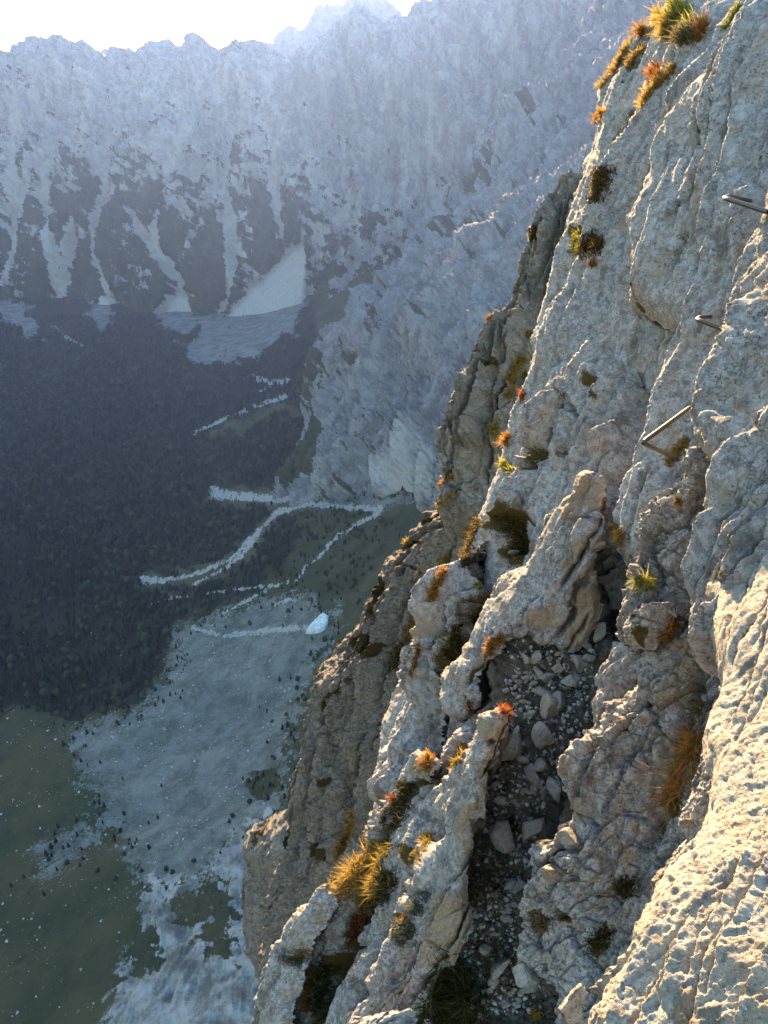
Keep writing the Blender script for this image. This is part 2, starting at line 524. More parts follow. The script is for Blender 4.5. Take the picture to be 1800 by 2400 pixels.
    for k in list(attrs): attrs[k] = np.concatenate([attrs[k]] + [attrs[k][bv]] * NR)
    qs_ = [np.stack([E[:, 0], remap[E[:, 0]], remap[E[:, 1]], E[:, 1]], -1)]
    for k in range(NR - 1):
        o_ = k * nb
        qs_.append(np.stack([remap[E[:, 0]] + o_, remap[E[:, 0]] + o_ + nb, remap[E[:, 1]] + o_ + nb, remap[E[:, 1]] + o_], -1))
    F = np.concatenate([F] + [x[:, ::-1] for x in qs_])
    used = np.unique(F)
    rm = np.full(len(V), -1); rm[used] = np.arange(len(used))
    V = V[used]; F = rm[F]
    attrs = {k: v[used] for k, v in attrs.items()}
    org = None
    if origin_base:
        org = V.mean(0); org[2] = V[:, 2].min()
    ob = make_mesh(name, V, F, mat, attrs, True, org)
    PIECES.append(ob)
    return ob

# ================================================================== THE SETTING
# ------------------------------------------------------------------ valley ground
def ground_z(x, y):
    p = np.stack([x, y, np.zeros_like(x)], -1)
    s = np.logaddexp(0, (x + 300) / 70.0) * 70.0
    z = -560 + 0.55 * s
    z = np.minimum(z, -150 + 0.05 * (z + 150))
    slope = sstep(-420, -150, x)
    # talus cones and ribs running down from the right
    z = z + slope * 16 * fbm(p * np.array([1 / 260, 1 / 95, 1.0]) + 3, 3)
    z = z + 6 * fbm(p / 170 + 9, 3) + (0.6 + 1.6 * slope) * fbm(p / 28, 3)
    return z

STREAMS = [  # white gravel runs: points, half width in photo pixels (start, end)
    (q('Z', (500, 1158), (570, 1163), (650, 1170), (740, 1158), (830, 1135), (930, 1085)), 13, 9),
    (q('Z', (500, 1145), (545, 1160), (600, 1166)), 10, 6),
    (q('Z', (332, 1358), (385, 1360), (430, 1350)), 11, 5),
    (q('Z', (420, 1356), (470, 1340), (540, 1310), (600, 1250), (650, 1200), (720, 1180), (890, 1192)), 5, 9),
    (q('Z', (450, 1372), (520, 1335), (560, 1305), (600, 1260)), 3, 8),
    (q('Z', (455, 1015), (520, 985), (590, 955), (668, 928)), 4, 7),
    (q('Z', (590, 882), (630, 896), (675, 890)), 8, 6),
    (q('Z', (610, 915), (640, 903), (675, 893)), 3, 4),
    (q('Z', (690, 1368), (715, 1330), (740, 1310), (790, 1255), (890, 1200)), 3, 6),
    (q('Z', (520, 1440), (600, 1395), (680, 1360)), 4, 3),
    (q('Z', (645, 1415), (680, 1404), (690, 1408)), 5, 4),
    (q('Z', (110, 755), (150, 785), (195, 812)), 5, 4),
    (q('Z', (450, 1470), (520, 1490), (640, 1475), (740, 1470)), 6, 9),
    (q('Z', (330, 1420), (410, 1400), (520, 1385), (640, 1370)), 2, 3)]
FOREST = [q('Z', (-60, 690), (200, 700), (400, 690), (720, 680), (740, 780), (720, 870), (700, 960), (640, 945),
            (590, 965), (520, 995), (470, 1030), (560, 1010), (660, 965), (760, 1000), (770, 1090), (640, 1140), (600, 1145), (520, 1140), (480, 1160),
            (500, 1185), (640, 1195), (600, 1235), (540, 1300), (470, 1325), (400, 1345), (340, 1345), (320, 1375), (430, 1385),
            (500, 1372), (600, 1300), (660, 1215), (700, 1200), (690, 1290), (610, 1370), (560, 1400), (470, 1440), (400, 1470),
            (380, 1560), (330, 1640), (240, 1670), (150, 1690), (60, 1640), (-60, 1700))]
SHRUB = [q('Z', (640, 1230), (720, 1200), (870, 1200), (800, 1260), (735, 1320), (700, 1370), (640, 1395), (580, 1390)),
         q('Z', (720, 1375), (800, 1260), (880, 1210), (940, 1200), (900, 1290), (850, 1370), (790, 1400)),
         q('Z', (570, 1830), (650, 1790), (660, 1850), (600, 1880))]
SCREE = [q('Z', (430, 690), (720, 660), (712, 720), (690, 780), (600, 838), (480, 858), (432, 835), (470, 770)), q('Z', (-20, 700), (50, 705), (100, 795), (60, 785), (0, 745)),
         q('Z', (205, 700), (262, 700), (262, 760), (238, 782), (212, 755)), q('Z', (360, 700), (440, 700), (462, 770), (430, 800), (380, 760)),
         q('Z', (160, 1720), (230, 1690), (330, 1660), (400, 1570), (405, 1470), (520, 1430), (680, 1395), (790, 1420),
           (760, 1520), (680, 1700), (660, 1900), (560, 1960), (520, 2010), (450, 2080), (330, 2078), (280, 1950), (200, 1830)),
         q('Z', (640, 1165), (760, 1140), (930, 1080), (1000, 1120), (900, 1200), (760, 1185)),
         q('Z', (90, 2010), (150, 1960), (260, 1900), (240, 1960), (120, 2060))]
BARE = [q('Z', (360, 2070), (480, 2040), (560, 1950), (660, 1900), (760, 2100), (800, 2500), (240, 2500), (250, 2390), (310, 2200))]
BROWN = [q('Z', (400, 2110), (470, 2060), (520, 2050), (530, 2100), (480, 2180), (420, 2160)),
         q('Z', (320, 2190), (370, 2180), (380, 2230), (360, 2300), (315, 2270)),
         q('Z', (460, 2150), (540, 2110), (550, 2250), (500, 2240), (460, 2200))]

def ground_masks(px, py):
    w = np.stack([px / 34, py / 22, px * 0 + 1.1], -1)
    wob = 13 * fbm(w, 5, 0.62)
    wob2 = 5 * fbm(w * 3.1 + 7, 3, 0.6)
    def polys(L, soft, k=1.0):
        m = np.zeros(px.shape)
        for pl in L: m = np.maximum(m, sstep(-soft, soft, poly_sd(px, py, pl) + k * wob))
        return m
    shrub = polys(SHRUB, 12)
    scree = np.maximum(polys(SCREE[4:], 60, 3.0), polys(SCREE[:4], 8, 0.9))
    forest = polys(FOREST, 16, 1.5) * (1 - polys(SCREE[:4], 8, 0.9)); bare = polys(BARE, 45, 2.6) * (1 - polys(BROWN, 30, 2.6))
    white = np.zeros(px.shape); halo = np.zeros(px.shape)
    for pts, w0, w1 in STREAMS:
        pa = np.array(pts)
        ii = np.nonzero((px > pa[:, 0].min() - 60) & (px < pa[:, 0].max() + 60) & (py > pa[:, 1].min() - 60) & (py < pa[:, 1].max() + 60))[0]
        if not len(ii): continue
        x_, y_ = px[ii], py[ii]
        dd, tt = line_d(x_, y_, pts)
        w_ = w0 + (w1 - w0) * tt
        hw = np.maximum(0.8 * w_ * (1.0 + 0.55 * fbm(np.stack([x_ / 30, y_ / 14, x_ * 0 + w0], -1), 3)), 1.2)
        white[ii] = np.maximum(white[ii], 0.92 * sstep(1.5, 0.35, (dd + 0.9 * wob2[ii] * np.minimum(1, hw / 5)) / hw))
        halo[ii] = np.maximum(halo[ii], sstep(1.0, 0.0, (dd + wob2[ii] + 0.4 * wob[ii]) / (3.0 * w_)))
    flow = fbm(np.stack([px / 11, py / 5, px * 0 + 9], -1), 3, 0.6)
    white = np.maximum(white * (0.55 + 0.45 * sstep(-0.6, 0.2, flow)), 0.40 * halo)
    return forest, shrub, scree, bare, white, polys(SCREE[:4], 26, 2.0)

def build_ground():
    ph = np.radians(np.concatenate([np.linspace(-80, -32, 40)[:-1], np.linspace(-32, 9, 410), np.linspace(9, 80, 50)[1:]]))
    r = np.concatenate([np.linspace(40, 200, 14)[:-1], np.geomspace(200, 2500, 500), np.geomspace(2500, 3400, 12)[1:]])
    R_, PH = np.meshgrid(r, ph, indexing='ij')
    x = (R_ * np.sin(PH)).ravel(); y = (R_ * np.cos(PH)).ravel()
    z = ground_z(x, y)
    V = np.stack([x, y, z], -1)
    px, py, d = project(V)
    forest, shrub, scree, bare, white, talus = ground_masks(px, py)
    ok = (d > 1).astype(float)
    p3 = np.stack([x, y, z], -1)
    z2 = bare * 4.0 * (ridged(p3 / np.array([16, 34, 30]), 3) - 0.5) + white * -1.0
    V[:, 2] += z2 * ok
    F, _ = grid_faces(len(r), len(ph))
    return V, F, {'forest': forest, 'shrub': shrub, 'scree': scree, 'bare': bare, 'white': white, 'talus': talus}

def ground_mat():
    m, nt, bs = new_mat('valley_ground')
    b = NB(nt)
    co = b.coord(0.05)
    lo = b.noise(co, 0.35, 5, 0.6)
    mid = b.noise(b.coord(0.05, (0.8, 1.0, 1.0)), 0.9, 9, 0.78, 0.2)
    fine = b.noise(co, 7.0, 6, 0.75)
    grass = b.mix(b.ramp(lo, 0.35, 0.65), (0.062, 0.055, 0.028), (0.032, 0.040, 0.022))
    grass = b.mix(b.ramp(mid, 0.50, 0.66, 0, 0.85), grass, (0.024, 0.030, 0.014))
    grass = b.mix(b.ramp(fine, 0.62, 0.72, 0, 0.85), grass, (0.30, 0.29, 0.27))
    scr = b.mix(b.ramp(mid, 0.36, 0.64), (0.075, 0.08, 0.07), (0.16, 0.162, 0.15))
    scr = b.mix(b.ramp(fine, 0.56, 0.68, 0, 0.6), scr, (0.30, 0.295, 0.28))
    scr = b.mix(b.ramp(fine, 0.40, 0.28, 0, 0.5), scr, (0.08, 0.085, 0.07))
    rock = b.mix(b.ramp(mid, 0.38, 0.60), (0.11, 0.105, 0.095), (0.31, 0.30, 0.285))
    def edge(name, k=0.8):
        return b.ramp(b.math('ADD', b.attr(name)[2], b.math('MULTIPLY', b.math('SUBTRACT', fine, 0.5), k)), 0.38, 0.62)
    c = b.mix(edge('scree', 2.2), grass, scr)
    c = b.mix(edge('bare', 1.3), c, rock)
    c = b.mix(edge('shrub', 1.2), c, b.mix(b.ramp(mid, 0.4, 0.7), (0.030, 0.034, 0.015), (0.060, 0.056, 0.028)))
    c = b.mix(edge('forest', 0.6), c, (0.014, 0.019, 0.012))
    c = b.mix(edge('talus', 2.0), c, b.mix(b.ramp(mid, 0.35, 0.65), (0.085, 0.085, 0.078), (0.19, 0.185, 0.18)))
    c = b.mix(edge('white', 1.5), c, b.mix(b.ramp(fine, 0.35, 0.65), (0.17, 0.17, 0.165), (0.34, 0.335, 0.32)))
    b.l(c, bs.inputs['Base Color'])
    bs.inputs['Roughness'].default_value = 0.95
    bs.inputs['Specular IOR Level'].default_value = 0.1
    b.l(b.bump(fine, 0.45, 1.2), bs.inputs['Normal'])
    return m

gV, gF, gA = build_ground()
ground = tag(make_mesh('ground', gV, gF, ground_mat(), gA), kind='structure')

# ------------------------------------------------------------------ far mountain wall
SKYLINE = q('V', (-320, 150), (-160, 185), (0, 170), (80, 168), (190, 158), (260, 170), (340, 183), (400, 218), (415, 212), (430, 185),
            (470, 190), (530, 150), (590, 120), (660, 106), (710, 115), (760, 105), (800, 106), (850, 130), (890, 145), (930, 150), (980, 165),
            (1020, 150), (1090, 142), (1130, 150), (1200, 190), (1240, 200), (1260, 175), (1330, 175), (1390, 140), (1440, 80),
            (1500, 45), (1550, 12), (1600, 25), (1640, 40), (1668, 28), (1740, 10), (1810, -20), (1870, -50), (2030, -130),
            (2210, -190), (2450, -240), (2770, -260))
GULLIES = [q('Z', (150, 200), (150, 280), (100, 370), (92, 460), (105, 540), (122, 600), (112, 690), (105, 750)),
           q('Z', (160, 470), (150, 560), (128, 640), (118, 700)),
           q('Z', (225, 120), (265, 330), (250, 420), (233, 510), (228, 600), (240, 690), (240, 770)),
           q('Z', (390, 440), (380, 540), (372, 590), (412, 650), (440, 740), (440, 790)),
           q('Z', (290, 470), (350, 560), (390, 620)),
           q('Z', (570, 210), (540, 330), (535, 440), (548, 580), (540, 670), (500, 720)),
           q('Z', (470, 160), (440, 330), (400, 420)),
           q('Z', (0, 300), (30, 420), (8, 500), (0, 650)), q('Z', (62, 400), (30, 460), (10, 500)),
           q('Z', (660, 300), (650, 440), (665, 560))]
TALUS = [q('Z', (714, 560), (708, 660), (690, 760), (600, 835), (480, 858), (440, 830), (490, 770), (560, 700), (640, 620)),
         q('Z', (-20, 690), (20, 715), (60, 760), (100, 790), (60, 780), (10, 740)),
         q('Z', (225, 690), (250, 700), (262, 760), (235, 780), (212, 755)),
         q('Z', (400, 690), (440, 700), (455, 770), (430, 790), (370, 760))]

def far_extra(px, py, L, h, d):
    nb = np.stack([px / 46, py / 120, px * 0 + 2.2], -1)
    v = 0.62 * fbm(np.stack([px / 60, py / 75, px * 0 + 8], -1), 4, 0.6) + 0.45 * fbm(np.stack([px / 16, py / 22, px * 0 + 4], -1), 3, 0.6)
    low = sstep(150, 620, py)
    right = sstep(640, 900, px)
    veg = v + 1.15 * low - 0.52 - 0.55 * right
    # bedding runs down to the right: vegetation sits on it
    bed = fbm(np.stack([(px * 0.45 + py * -0.9) / 13, (px * 0.9 + py * 0.45) / 90, px * 0 + 1], -1), 3)
    veg = veg + 0.30 * bed
    wob = 7 * fbm(np.stack([px / 20, py / 30, px * 0 + 6], -1), 3)
    pale = np.zeros(px.shape); dh = np.zeros(px.shape)
    for g in GULLIES:
        dd, tt = line_d(px, py, g)
        hw = 4 + 5 * np.sin(np.pi * np.clip(tt, 0, 1)) + 3 * perlin(np.stack([tt * 9, px * 0 + len(g), px * 0], -1))
        m = sstep(2.0, 0.5, (dd + wob) / np.maximum(hw, 2.5)) * sstep(0, 0.25, tt)
        pale = np.maximum(pale, m)
        dh = dh - 22 * np.exp(-((dd + wob) / 16) ** 2)
    sc = np.zeros(px.shape)
    for pl in TALUS:
        sc = np.maximum(sc, sstep(-6, 6, poly_sd(px, py, pl) + 0.7 * wob))
    dh = dh * (1 - sc) - sc * (h + 20) * 0.9 
    veg = np.clip(veg, -0.6, 0.9) * (1 - pale) * (1 - sc) - 0.5 * pale - 0.5 * sc
    dh = dh + 7 * bed * (1 - sc)
    return dh, {'veg': veg + 0.30, 'scree': np.clip(sc + 0.75 * pale, 0, 1)}

SKYLINE = [(x, y - 13 * float(np.clip((700 - x) / 500, 0, 1)) - 4) for x, y in SKYLINE]
fo = SKYLINE + q('Z', (1500, 500), (1400, 1000), (700, 930), (300, 900), (-170, 900))
far = sheet('mountain_wall', fo, [(0, 760, 2330), (0, 100, 2380), (700, 800, 2080), (1150, 0, 1950)], M_far, step=3.4, R=120, T=60,
            back=500, axis=(0, -1), S=1.0, big=(420, 46), rib=(120, 36, 4.5), blk=(70, 9, 2.5), fine=(26, 4.0), edge=(22, 2.6), warp=60,
            extra=far_extra, origin_base=False)
tag(far, kind='structure')

# ------------------------------------------------------------------ distant peaks
def peaks(name, pts, d, lab):
    o = sheet(name, pts, [(0, 0, d), (900, 0, d * 0.98), (400, 200, d)], M_peak, step=2.2, R=120, T=90, back=400, axis=(0, -1),
              big=(400, 50), rib=(120, 40, 2.5), fine=(40, 9), edge=(14, 2.5), warp=80,
              extra=lambda px, py, L, h, dd: (0 * px, {'veg': 0 * px, 'scree': 0 * px}), origin_base=False)
    return tag(o, kind='structure')
peaks('distant_peak', q('V', (1060, 190), (1150, 142), (1165, 100), (1185, 76), (1210, 80), (1230, 66), (1260, 76), (1280, 88), (1300, 60),
      (1320, 20), (1340, -20), (1370, -40), (1410, -20), (1430, 0), (1470, -10), (1530, -60), (1640, -60), (1760, 60), (1800, 330), (1100, 330)), 3200, '')
peaks('distant_ridge', q('V', (230, 260), (320, 178), (350, 165), (380, 176), (410, 180), (430, 172), (470, 190), (560, 300)), 3000, '')
peaks('distant_ridge', q('V', (930, 260), (980, 156), (1010, 140), (1070, 120), (1110, 122), (1150, 128), (1250, 260)), 3000, '')

# ------------------------------------------------------------------ middle buttress
def mid_extra(px, py, L, h, d):
    v = 0.6 * fbm(np.stack([px / 50, py / 50, px * 0 + 18], -1), 4, 0.6) + 0.4 * fbm(np.stack([px / 15, py / 20, px * 0 + 14], -1), 3, 0.6)
    veg = 1.3 * v + 0.02
    for pl, k in ((q('Z', (700, 980), (750, 960), (760, 1040), (730, 1110), (610, 1115), (620, 1040)), 1.6),
                  (q('W', (470, 470), (560, 410), (690, 440), (680, 540), (560, 560), (480, 520)), 1.1),
                  (q('W', (350, 720), (480, 640), (520, 690), (420, 760), (330, 860), (270, 880)), 1.1),
                  (q('W', (210, 1000), (330, 960), (420, 940), (380, 1030), (220, 1070)), 1.0),
                  (q('Z', (680, 790), (740, 780), (760, 880), (700, 900), (660, 920)), 0.9)):
        veg = veg + k * sstep(-14, 14, poly_sd(px, py, pl) + 14 * v)
    veg = veg - 0.25 * sstep(800, 1200, px)
    sc = sstep(-10, 10, poly_sd(px, py, q('Z', (1000, 1030), (900, 1085), (830, 1120), (1000, 1160), (1050, 1100))) + 12 * v)
    strata = fbm(np.stack([(px * 0.86 + py * 0.5) / 17, (py * 0.86 - px * 0.5) / 130, px * 0], -1), 3)
    return 7 * strata, {'veg': veg * (1 - sc), 'scree': sc}

mo = q('Z', (1480, -150), (1400, -60), (1330, 60), (1265, 180), (1200, 230), (1145, 300), (1090, 390), (1025, 450), (1010, 490), (900, 575),
       (870, 620), (810, 695), (740, 780), (690, 830), (672, 900), (650, 975), (618, 1040), (600, 1115), (620, 1160), (740, 1180),
       (900, 1150), (1000, 1250), (1250, 1250), (1600, 900), (1650, -100))
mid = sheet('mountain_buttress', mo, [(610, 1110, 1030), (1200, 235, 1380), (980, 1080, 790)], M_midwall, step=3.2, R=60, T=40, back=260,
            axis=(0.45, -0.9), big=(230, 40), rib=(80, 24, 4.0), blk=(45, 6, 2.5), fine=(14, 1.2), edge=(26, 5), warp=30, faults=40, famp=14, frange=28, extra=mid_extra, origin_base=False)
tag(mid, kind='structure')

# ------------------------------------------------------------------ forest (one mass of small conifers)
def build_forest():
    n = 150000
    x = RNG.uniform(-1400, 150, n); y = RNG.uniform(330, 2150, n)
    z = ground_z(x, y)
    px, py, d = project(np.stack([x, y, z], -1))
    vis = (px > -60) & (px < 1050) & (py > 700) & (py < 2450)
    x, y, z, px, py, d = (a[vis] for a in (x, y, z, px, py, d))
    fo_, sh, sc, ba, wh, ta = ground_masks(px, py)
    p3 = np.stack([x, y, z * 0], -1)
    clump = 0.5 + 0.7 * fbm(p3 / 70, 3)
    edge_ = sc * (1 - sc) * 4
    fo_ = fo_ * (1 - 0.97 * sc)
    dens = np.maximum(fo_ * (0.35 + 0.65 * clump), np.maximum(0.55 * sh, np.maximum(0.22 * edge_, 0.05 * sstep(0.75, 1.1, clump)))) * (1 - wh)
    k = (RNG.random(len(x)) < dens * 0.62)
    x, y, z, px, py, d, fo_, cl = (a[k] for a in (x, y, z, px, py, d, fo_, clump))
    n = len(x)
    ht = RNG.uniform(7, 13, n) * (0.55 + 0.45 * fo_) * (0.75 + 0.5 * np.clip(cl, 0, 1)); rd = ht * RNG.uniform(0.16, 0.27, n)
    broad = RNG.random(n) < 0.22
    rd = np.where(broad, rd * 1.7, rd); ht = np.where(broad, ht * 0.8, ht)
    K = 4
    ang = np.arange(K) * 2 * math.pi / K
    lev = [(0.10, 1.0), (0.42, 0.62), (0.50, 0.70), (0.78, 0.30)]
    levb = [(0.10, 0.55), (0.35, 1.0), (0.62, 0.95), (0.85, 0.55)]
    vs = []
    rot = RNG.uniform(0, 6.28, n)
    for i in range(4):
        hh = np.where(broad, levb[i][0], lev[i][0]); rr = np.where(broad, levb[i][1], lev[i][1])
        for a in ang:
            j = rd * rr * RNG.uniform(0.7, 1.3, n)
            vs.append(np.stack([x + j * np.cos(a + rot), y + j * np.sin(a + rot), z - 0.5 + ht * (hh + RNG.uniform(-0.03, 0.03, n))], -1))
    vs.append(np.stack([x, y, z - 0.5 + ht], -1))
    V = np.stack(vs, 1)
    m = V.shape[1]
    f = []
    for i in range(3):
        for a in range(K):
            b_ = (a + 1) % K
            f += [(i * K + a, i * K + b_, (i + 1) * K + b_), (i * K + a, (i + 1) * K + b_, (i + 1) * K + a)]
    for a in range(K): f.append((3 * K + a, 3 * K + (a + 1) % K, 4 * K))
    f = np.array(f)
    F = (f[None] + (np.arange(n) * m)[:, None, None]).reshape(-1, 3)
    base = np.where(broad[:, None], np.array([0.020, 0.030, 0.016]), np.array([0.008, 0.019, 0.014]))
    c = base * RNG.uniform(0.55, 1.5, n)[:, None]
    return V.reshape(-1, 3), F, np.repeat(c, m, 0), n

fV, fF, fC, nT = build_forest()
def leaf_mat(name, trans=0.0, rough=0.8):
    m, nt, bs = new_mat(name)
    b = NB(nt)
    col = b.attr('tint')[0]
    b.l(col, bs.inputs['Base Color'])
    bs.inputs['Roughness'].default_value = rough
    bs.inputs['Specular IOR Level'].default_value = 0.15
    if trans:
        tr = b.n('ShaderNodeBsdfTranslucent'); mx = b.n('ShaderNodeMixShader')
        mx.inputs[0].default_value = trans
        b.l(col, tr.inputs[0]); b.l(bs.outputs[0], mx.inputs[1]); b.l(tr.outputs[0], mx.inputs[2])
        b.l(mx.outputs[0], nt.nodes['Material Output'].inputs[0])
    return m
M_tree = leaf_mat('conifer_foliage')
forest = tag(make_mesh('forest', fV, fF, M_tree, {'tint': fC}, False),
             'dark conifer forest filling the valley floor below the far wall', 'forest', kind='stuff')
print('trees', nT)

# boulders strewn over the meadows, far below: too many and too small to count
def build_strewn():
    n = 60000
    x = RNG.uniform(-700, 60, n); y = RNG.uniform(180, 1000, n)
    z = ground_z(x, y)
    px, py, d = project(np.stack([x, y, z], -1))
    fo_, sh, sc, ba, wh, ta = ground_masks(px, py)
    cl = fbm(np.stack([x, y, z * 0], -1) / 60 + 4, 3)
    dens = 0.10 + 0.5 * sstep(0.0, 0.5, cl) + 0.35 * sc
    dens = dens * (1 - 0.8 * fo_) * sstep(1350, 1550, py)
    k = (RNG.random(n) < dens * 0.42) & (px > -50) & (px < 800) & (py < 2450)
    x, y, z = x[k], y[k], z[k]; n = len(x)
    s = 0.3 + 1.3 * RNG.random(n) ** 5
    t = np.array([(1, 0, 0), (-.5, .87, 0), (-.5, -.87, 0), (.5, .3, .8), (-.6, .1, .7), (.1, -.6, .75)])
    V = t[None] * s[:, None, None] * RNG.uniform(0.6, 1.3, (n, 6, 3))
    a = RNG.uniform(0, 6.28, n); ca, sa = np.cos(a)[:, None], np.sin(a)[:, None]
    V = np.stack([V[..., 0] * ca - V[..., 1] * sa + x[:, None], V[..., 0] * sa + V[..., 1] * ca + y[:, None], V[..., 2] + z[:, None]], -1)
    f = np.array([(0, 1, 3), (1, 4, 3), (1, 2, 4), (2, 5, 4), (2, 0, 5), (0, 3, 5), (3, 4, 5)])
    F = (f[None] + (np.arange(n) * 6)[:, None, None]).reshape(-1, 3)
    c = np.repeat(np.array([[0.38, 0.375, 0.36]]) * RNG.uniform(0.6, 1.3, n)[:, None], 6, 0)
    return V.reshape(-1, 3), F, c
sV, sF, sC = build_strewn()
tag(make_mesh('strewn_boulders', sV, sF, leaf_mat('boulder_stone'), {'tint': sC}, False),
    'pale boulders strewn over the olive meadow and scree far below', 'boulders', kind='stuff')

# snow patch left in the shade at the foot of the buttress
def build_snow():
    out = q('Z', (717, 1486), (730, 1468), (748, 1450), (757, 1443), (770, 1450), (769, 1464), (762, 1476), (752, 1482), (735, 1486))
    ctr = np.mean(out, 0)
    rings = []
    zs = [(1.0, -1.0), (1.0, 3.0), (0.93, 4.2), (0.6, 5.0), (0.3, 5.3)]
    dd = np.linspace(0, 1, 5)[:-1]
    P = []
    for i in range(len(out)):
        a = np.array(out[i]); b_ = np.array(out[(i + 1) % len(out)])
        for t in dd: P.append(a + (b_ - a) * t)
    P = np.array(P)
    def hitg(px, py):
        r = ray(px, py); t = 600.0
        for _ in range(14):
            p = r * t
            t += -(ground_z(np.array([p[0]]), np.array([p[1]]))[0] - p[2]) * 0.9 / max(0.3, -r[2]) 
        return r * t
    g = np.array([hitg(*p) for p in P]); gc = g.mean(0)
    for k, h in zs:
        r = gc + (g - gc) * k; r = r.copy(); r[:, 2] = r[:, 2] * 1.0 + h + RNG.normal(0, 0.25, len(r))
        rings.append(r)
    m = len(P)
    V = np.concatenate(rings + [gc[None] + np.array([[0, 0, 5.4]])])
    F = []
    for k in range(len(zs) - 1):
        for i in range(m):
            j = (i + 1) % m
            F += [(k * m + i, k * m + j, (k + 1) * m + j), (k * m + i, (k + 1) * m + j, (k + 1) * m + i)]
    for i in range(m): F.append(((len(zs) - 1) * m + i, (len(zs) - 1) * m + (i + 1) % m, len(zs) * m))
    m_, nt, bs = new_mat('old_snow'); b = NB(nt)
    co = b.coord(0.2)
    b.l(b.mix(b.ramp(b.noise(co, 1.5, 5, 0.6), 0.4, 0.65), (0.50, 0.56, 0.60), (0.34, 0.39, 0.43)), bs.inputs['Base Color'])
    bs.inputs['Roughness'].default_value = 0.6
    org = gc.copy(); org[2] = V[:, 2].min()
    return make_mesh('snow_patch', V, F, m_, None, True, org)
tag(build_snow(), 'pale blue remnant of old snow on the scree beside the brown spur', 'snow patch')

# ================================================================== THE CLIFF THE PHOTOGRAPHER STANDS ON
# grey pillar low on the left, behind the brown spur
pillar = sheet('rock_pillar', q('Z', (522, 2010), (528, 1985), (548, 1962), (600, 1935), (650, 1915), (720, 1950), (760, 2500), (545, 2500), (560, 2330), (535, 2260), (524, 2160)),
      [(600, 2150, 68)], M_rock_tan, nrm=(-0.4, -0.8, 0.4), step=3.0, R=3.5, T=3.5, back=20, axis=(0.06, -1), S=1.0,
      big=(9, 1.2), rib=(1.6, 0.42, 4.5), blk=(2.6, 0.30, 2.2), fine=(0.6, 0.10), edge=(24, 5), warp=2.0, tan=0.3, moss=0.12,
      moss_polys=[q('E', (90, 560), (150, 520), (140, 700), (110, 720))])
tag(pillar, kind='structure')

# brown spur with golden grass along its crest
SPUR = q('S', (1659, -40), (1570, 30), (1400, 140), (1230, 240), (1200, 310), (1110, 460), (1080, 500), (1030, 520), (985, 610), (920, 720),
         (880, 780), (860, 930), (790, 1010), (690, 1110), (600, 1220), (530, 1330), (505, 1420), (490, 1560), (450, 1650)) + \
       q('E', (325, 0), (300, 90), (270, 180), (275, 260), (300, 380), (315, 450), (290, 600), (220, 830), (120, 980), (95, 1150), (70, 1350), (20, 1500), (40, 1700), (40, 2300)) + \
       q('Z', (900, 2500), (1000, 2000), (1080, 1600), (1180, 1250), (1200, 1080))
spur = sheet('rock_spur', SPUR, [(800, 1600, 34)], M_rock_tan, nrm=(-0.45, -0.75, 0.48), faults=40, famp=0.8, frange=40, step=2.6, R=2.2, T=2.4, back=14,
      axis=(0.16, -0.98), S=1.0, big=(6, 0.7), rib=(0.9, 0.20, 4.0), blk=(1.5, 0.26, 2.0), fine=(0.35, 0.07), edge=(24, 6), warp=1.6, tan=0.75, moss=0.30,
      moss_polys=[q('S', (1000, 680), (1060, 760), (1050, 880), (960, 1000), (920, 900)), q('S', (820, 1100), (960, 1060), (1150, 1120), (1100, 1200), (900, 1210)),
                  q('S', (560, 1300), (640, 1330), (600, 1420), (540, 1400)), q('S', (700, 1500), (900, 1330), (960, 1350), (800, 1480), (700, 1580)),
                  q('E', (320, 460), (420, 480), (380, 620), (300, 700)), q('E', (200, 860), (260, 760), (240, 930)), q('E', (700, 60), (790, 60), (760, 160), (690, 160)),
                  q('E', (600, 560), (760, 620), (740, 700), (620, 680)), q('S', (1430, 1000), (1560, 900), (1560, 1080), (1400, 1150))],
      moss_lines=[(q('S', (1550, 45), (1230, 250)), 5), (q('S', (1570, 130), (1400, 265), (1230, 330)), 6), (q('S', (1080, 500), (1270, 470)), 7),
                  (q('S', (790, 1010), (600, 1220)), 8)],
      grooves=[(q('S', (1390, 260), (1250, 420), (1160, 560), (1100, 700)), 6, 0.5), (q('S', (1560, 330), (1420, 380), (1300, 470)), 5, 0.4),
               (q('S', (1340, 690), (1280, 820), (1200, 1000)), 5, 0.4)])
tag(spur, kind='structure')

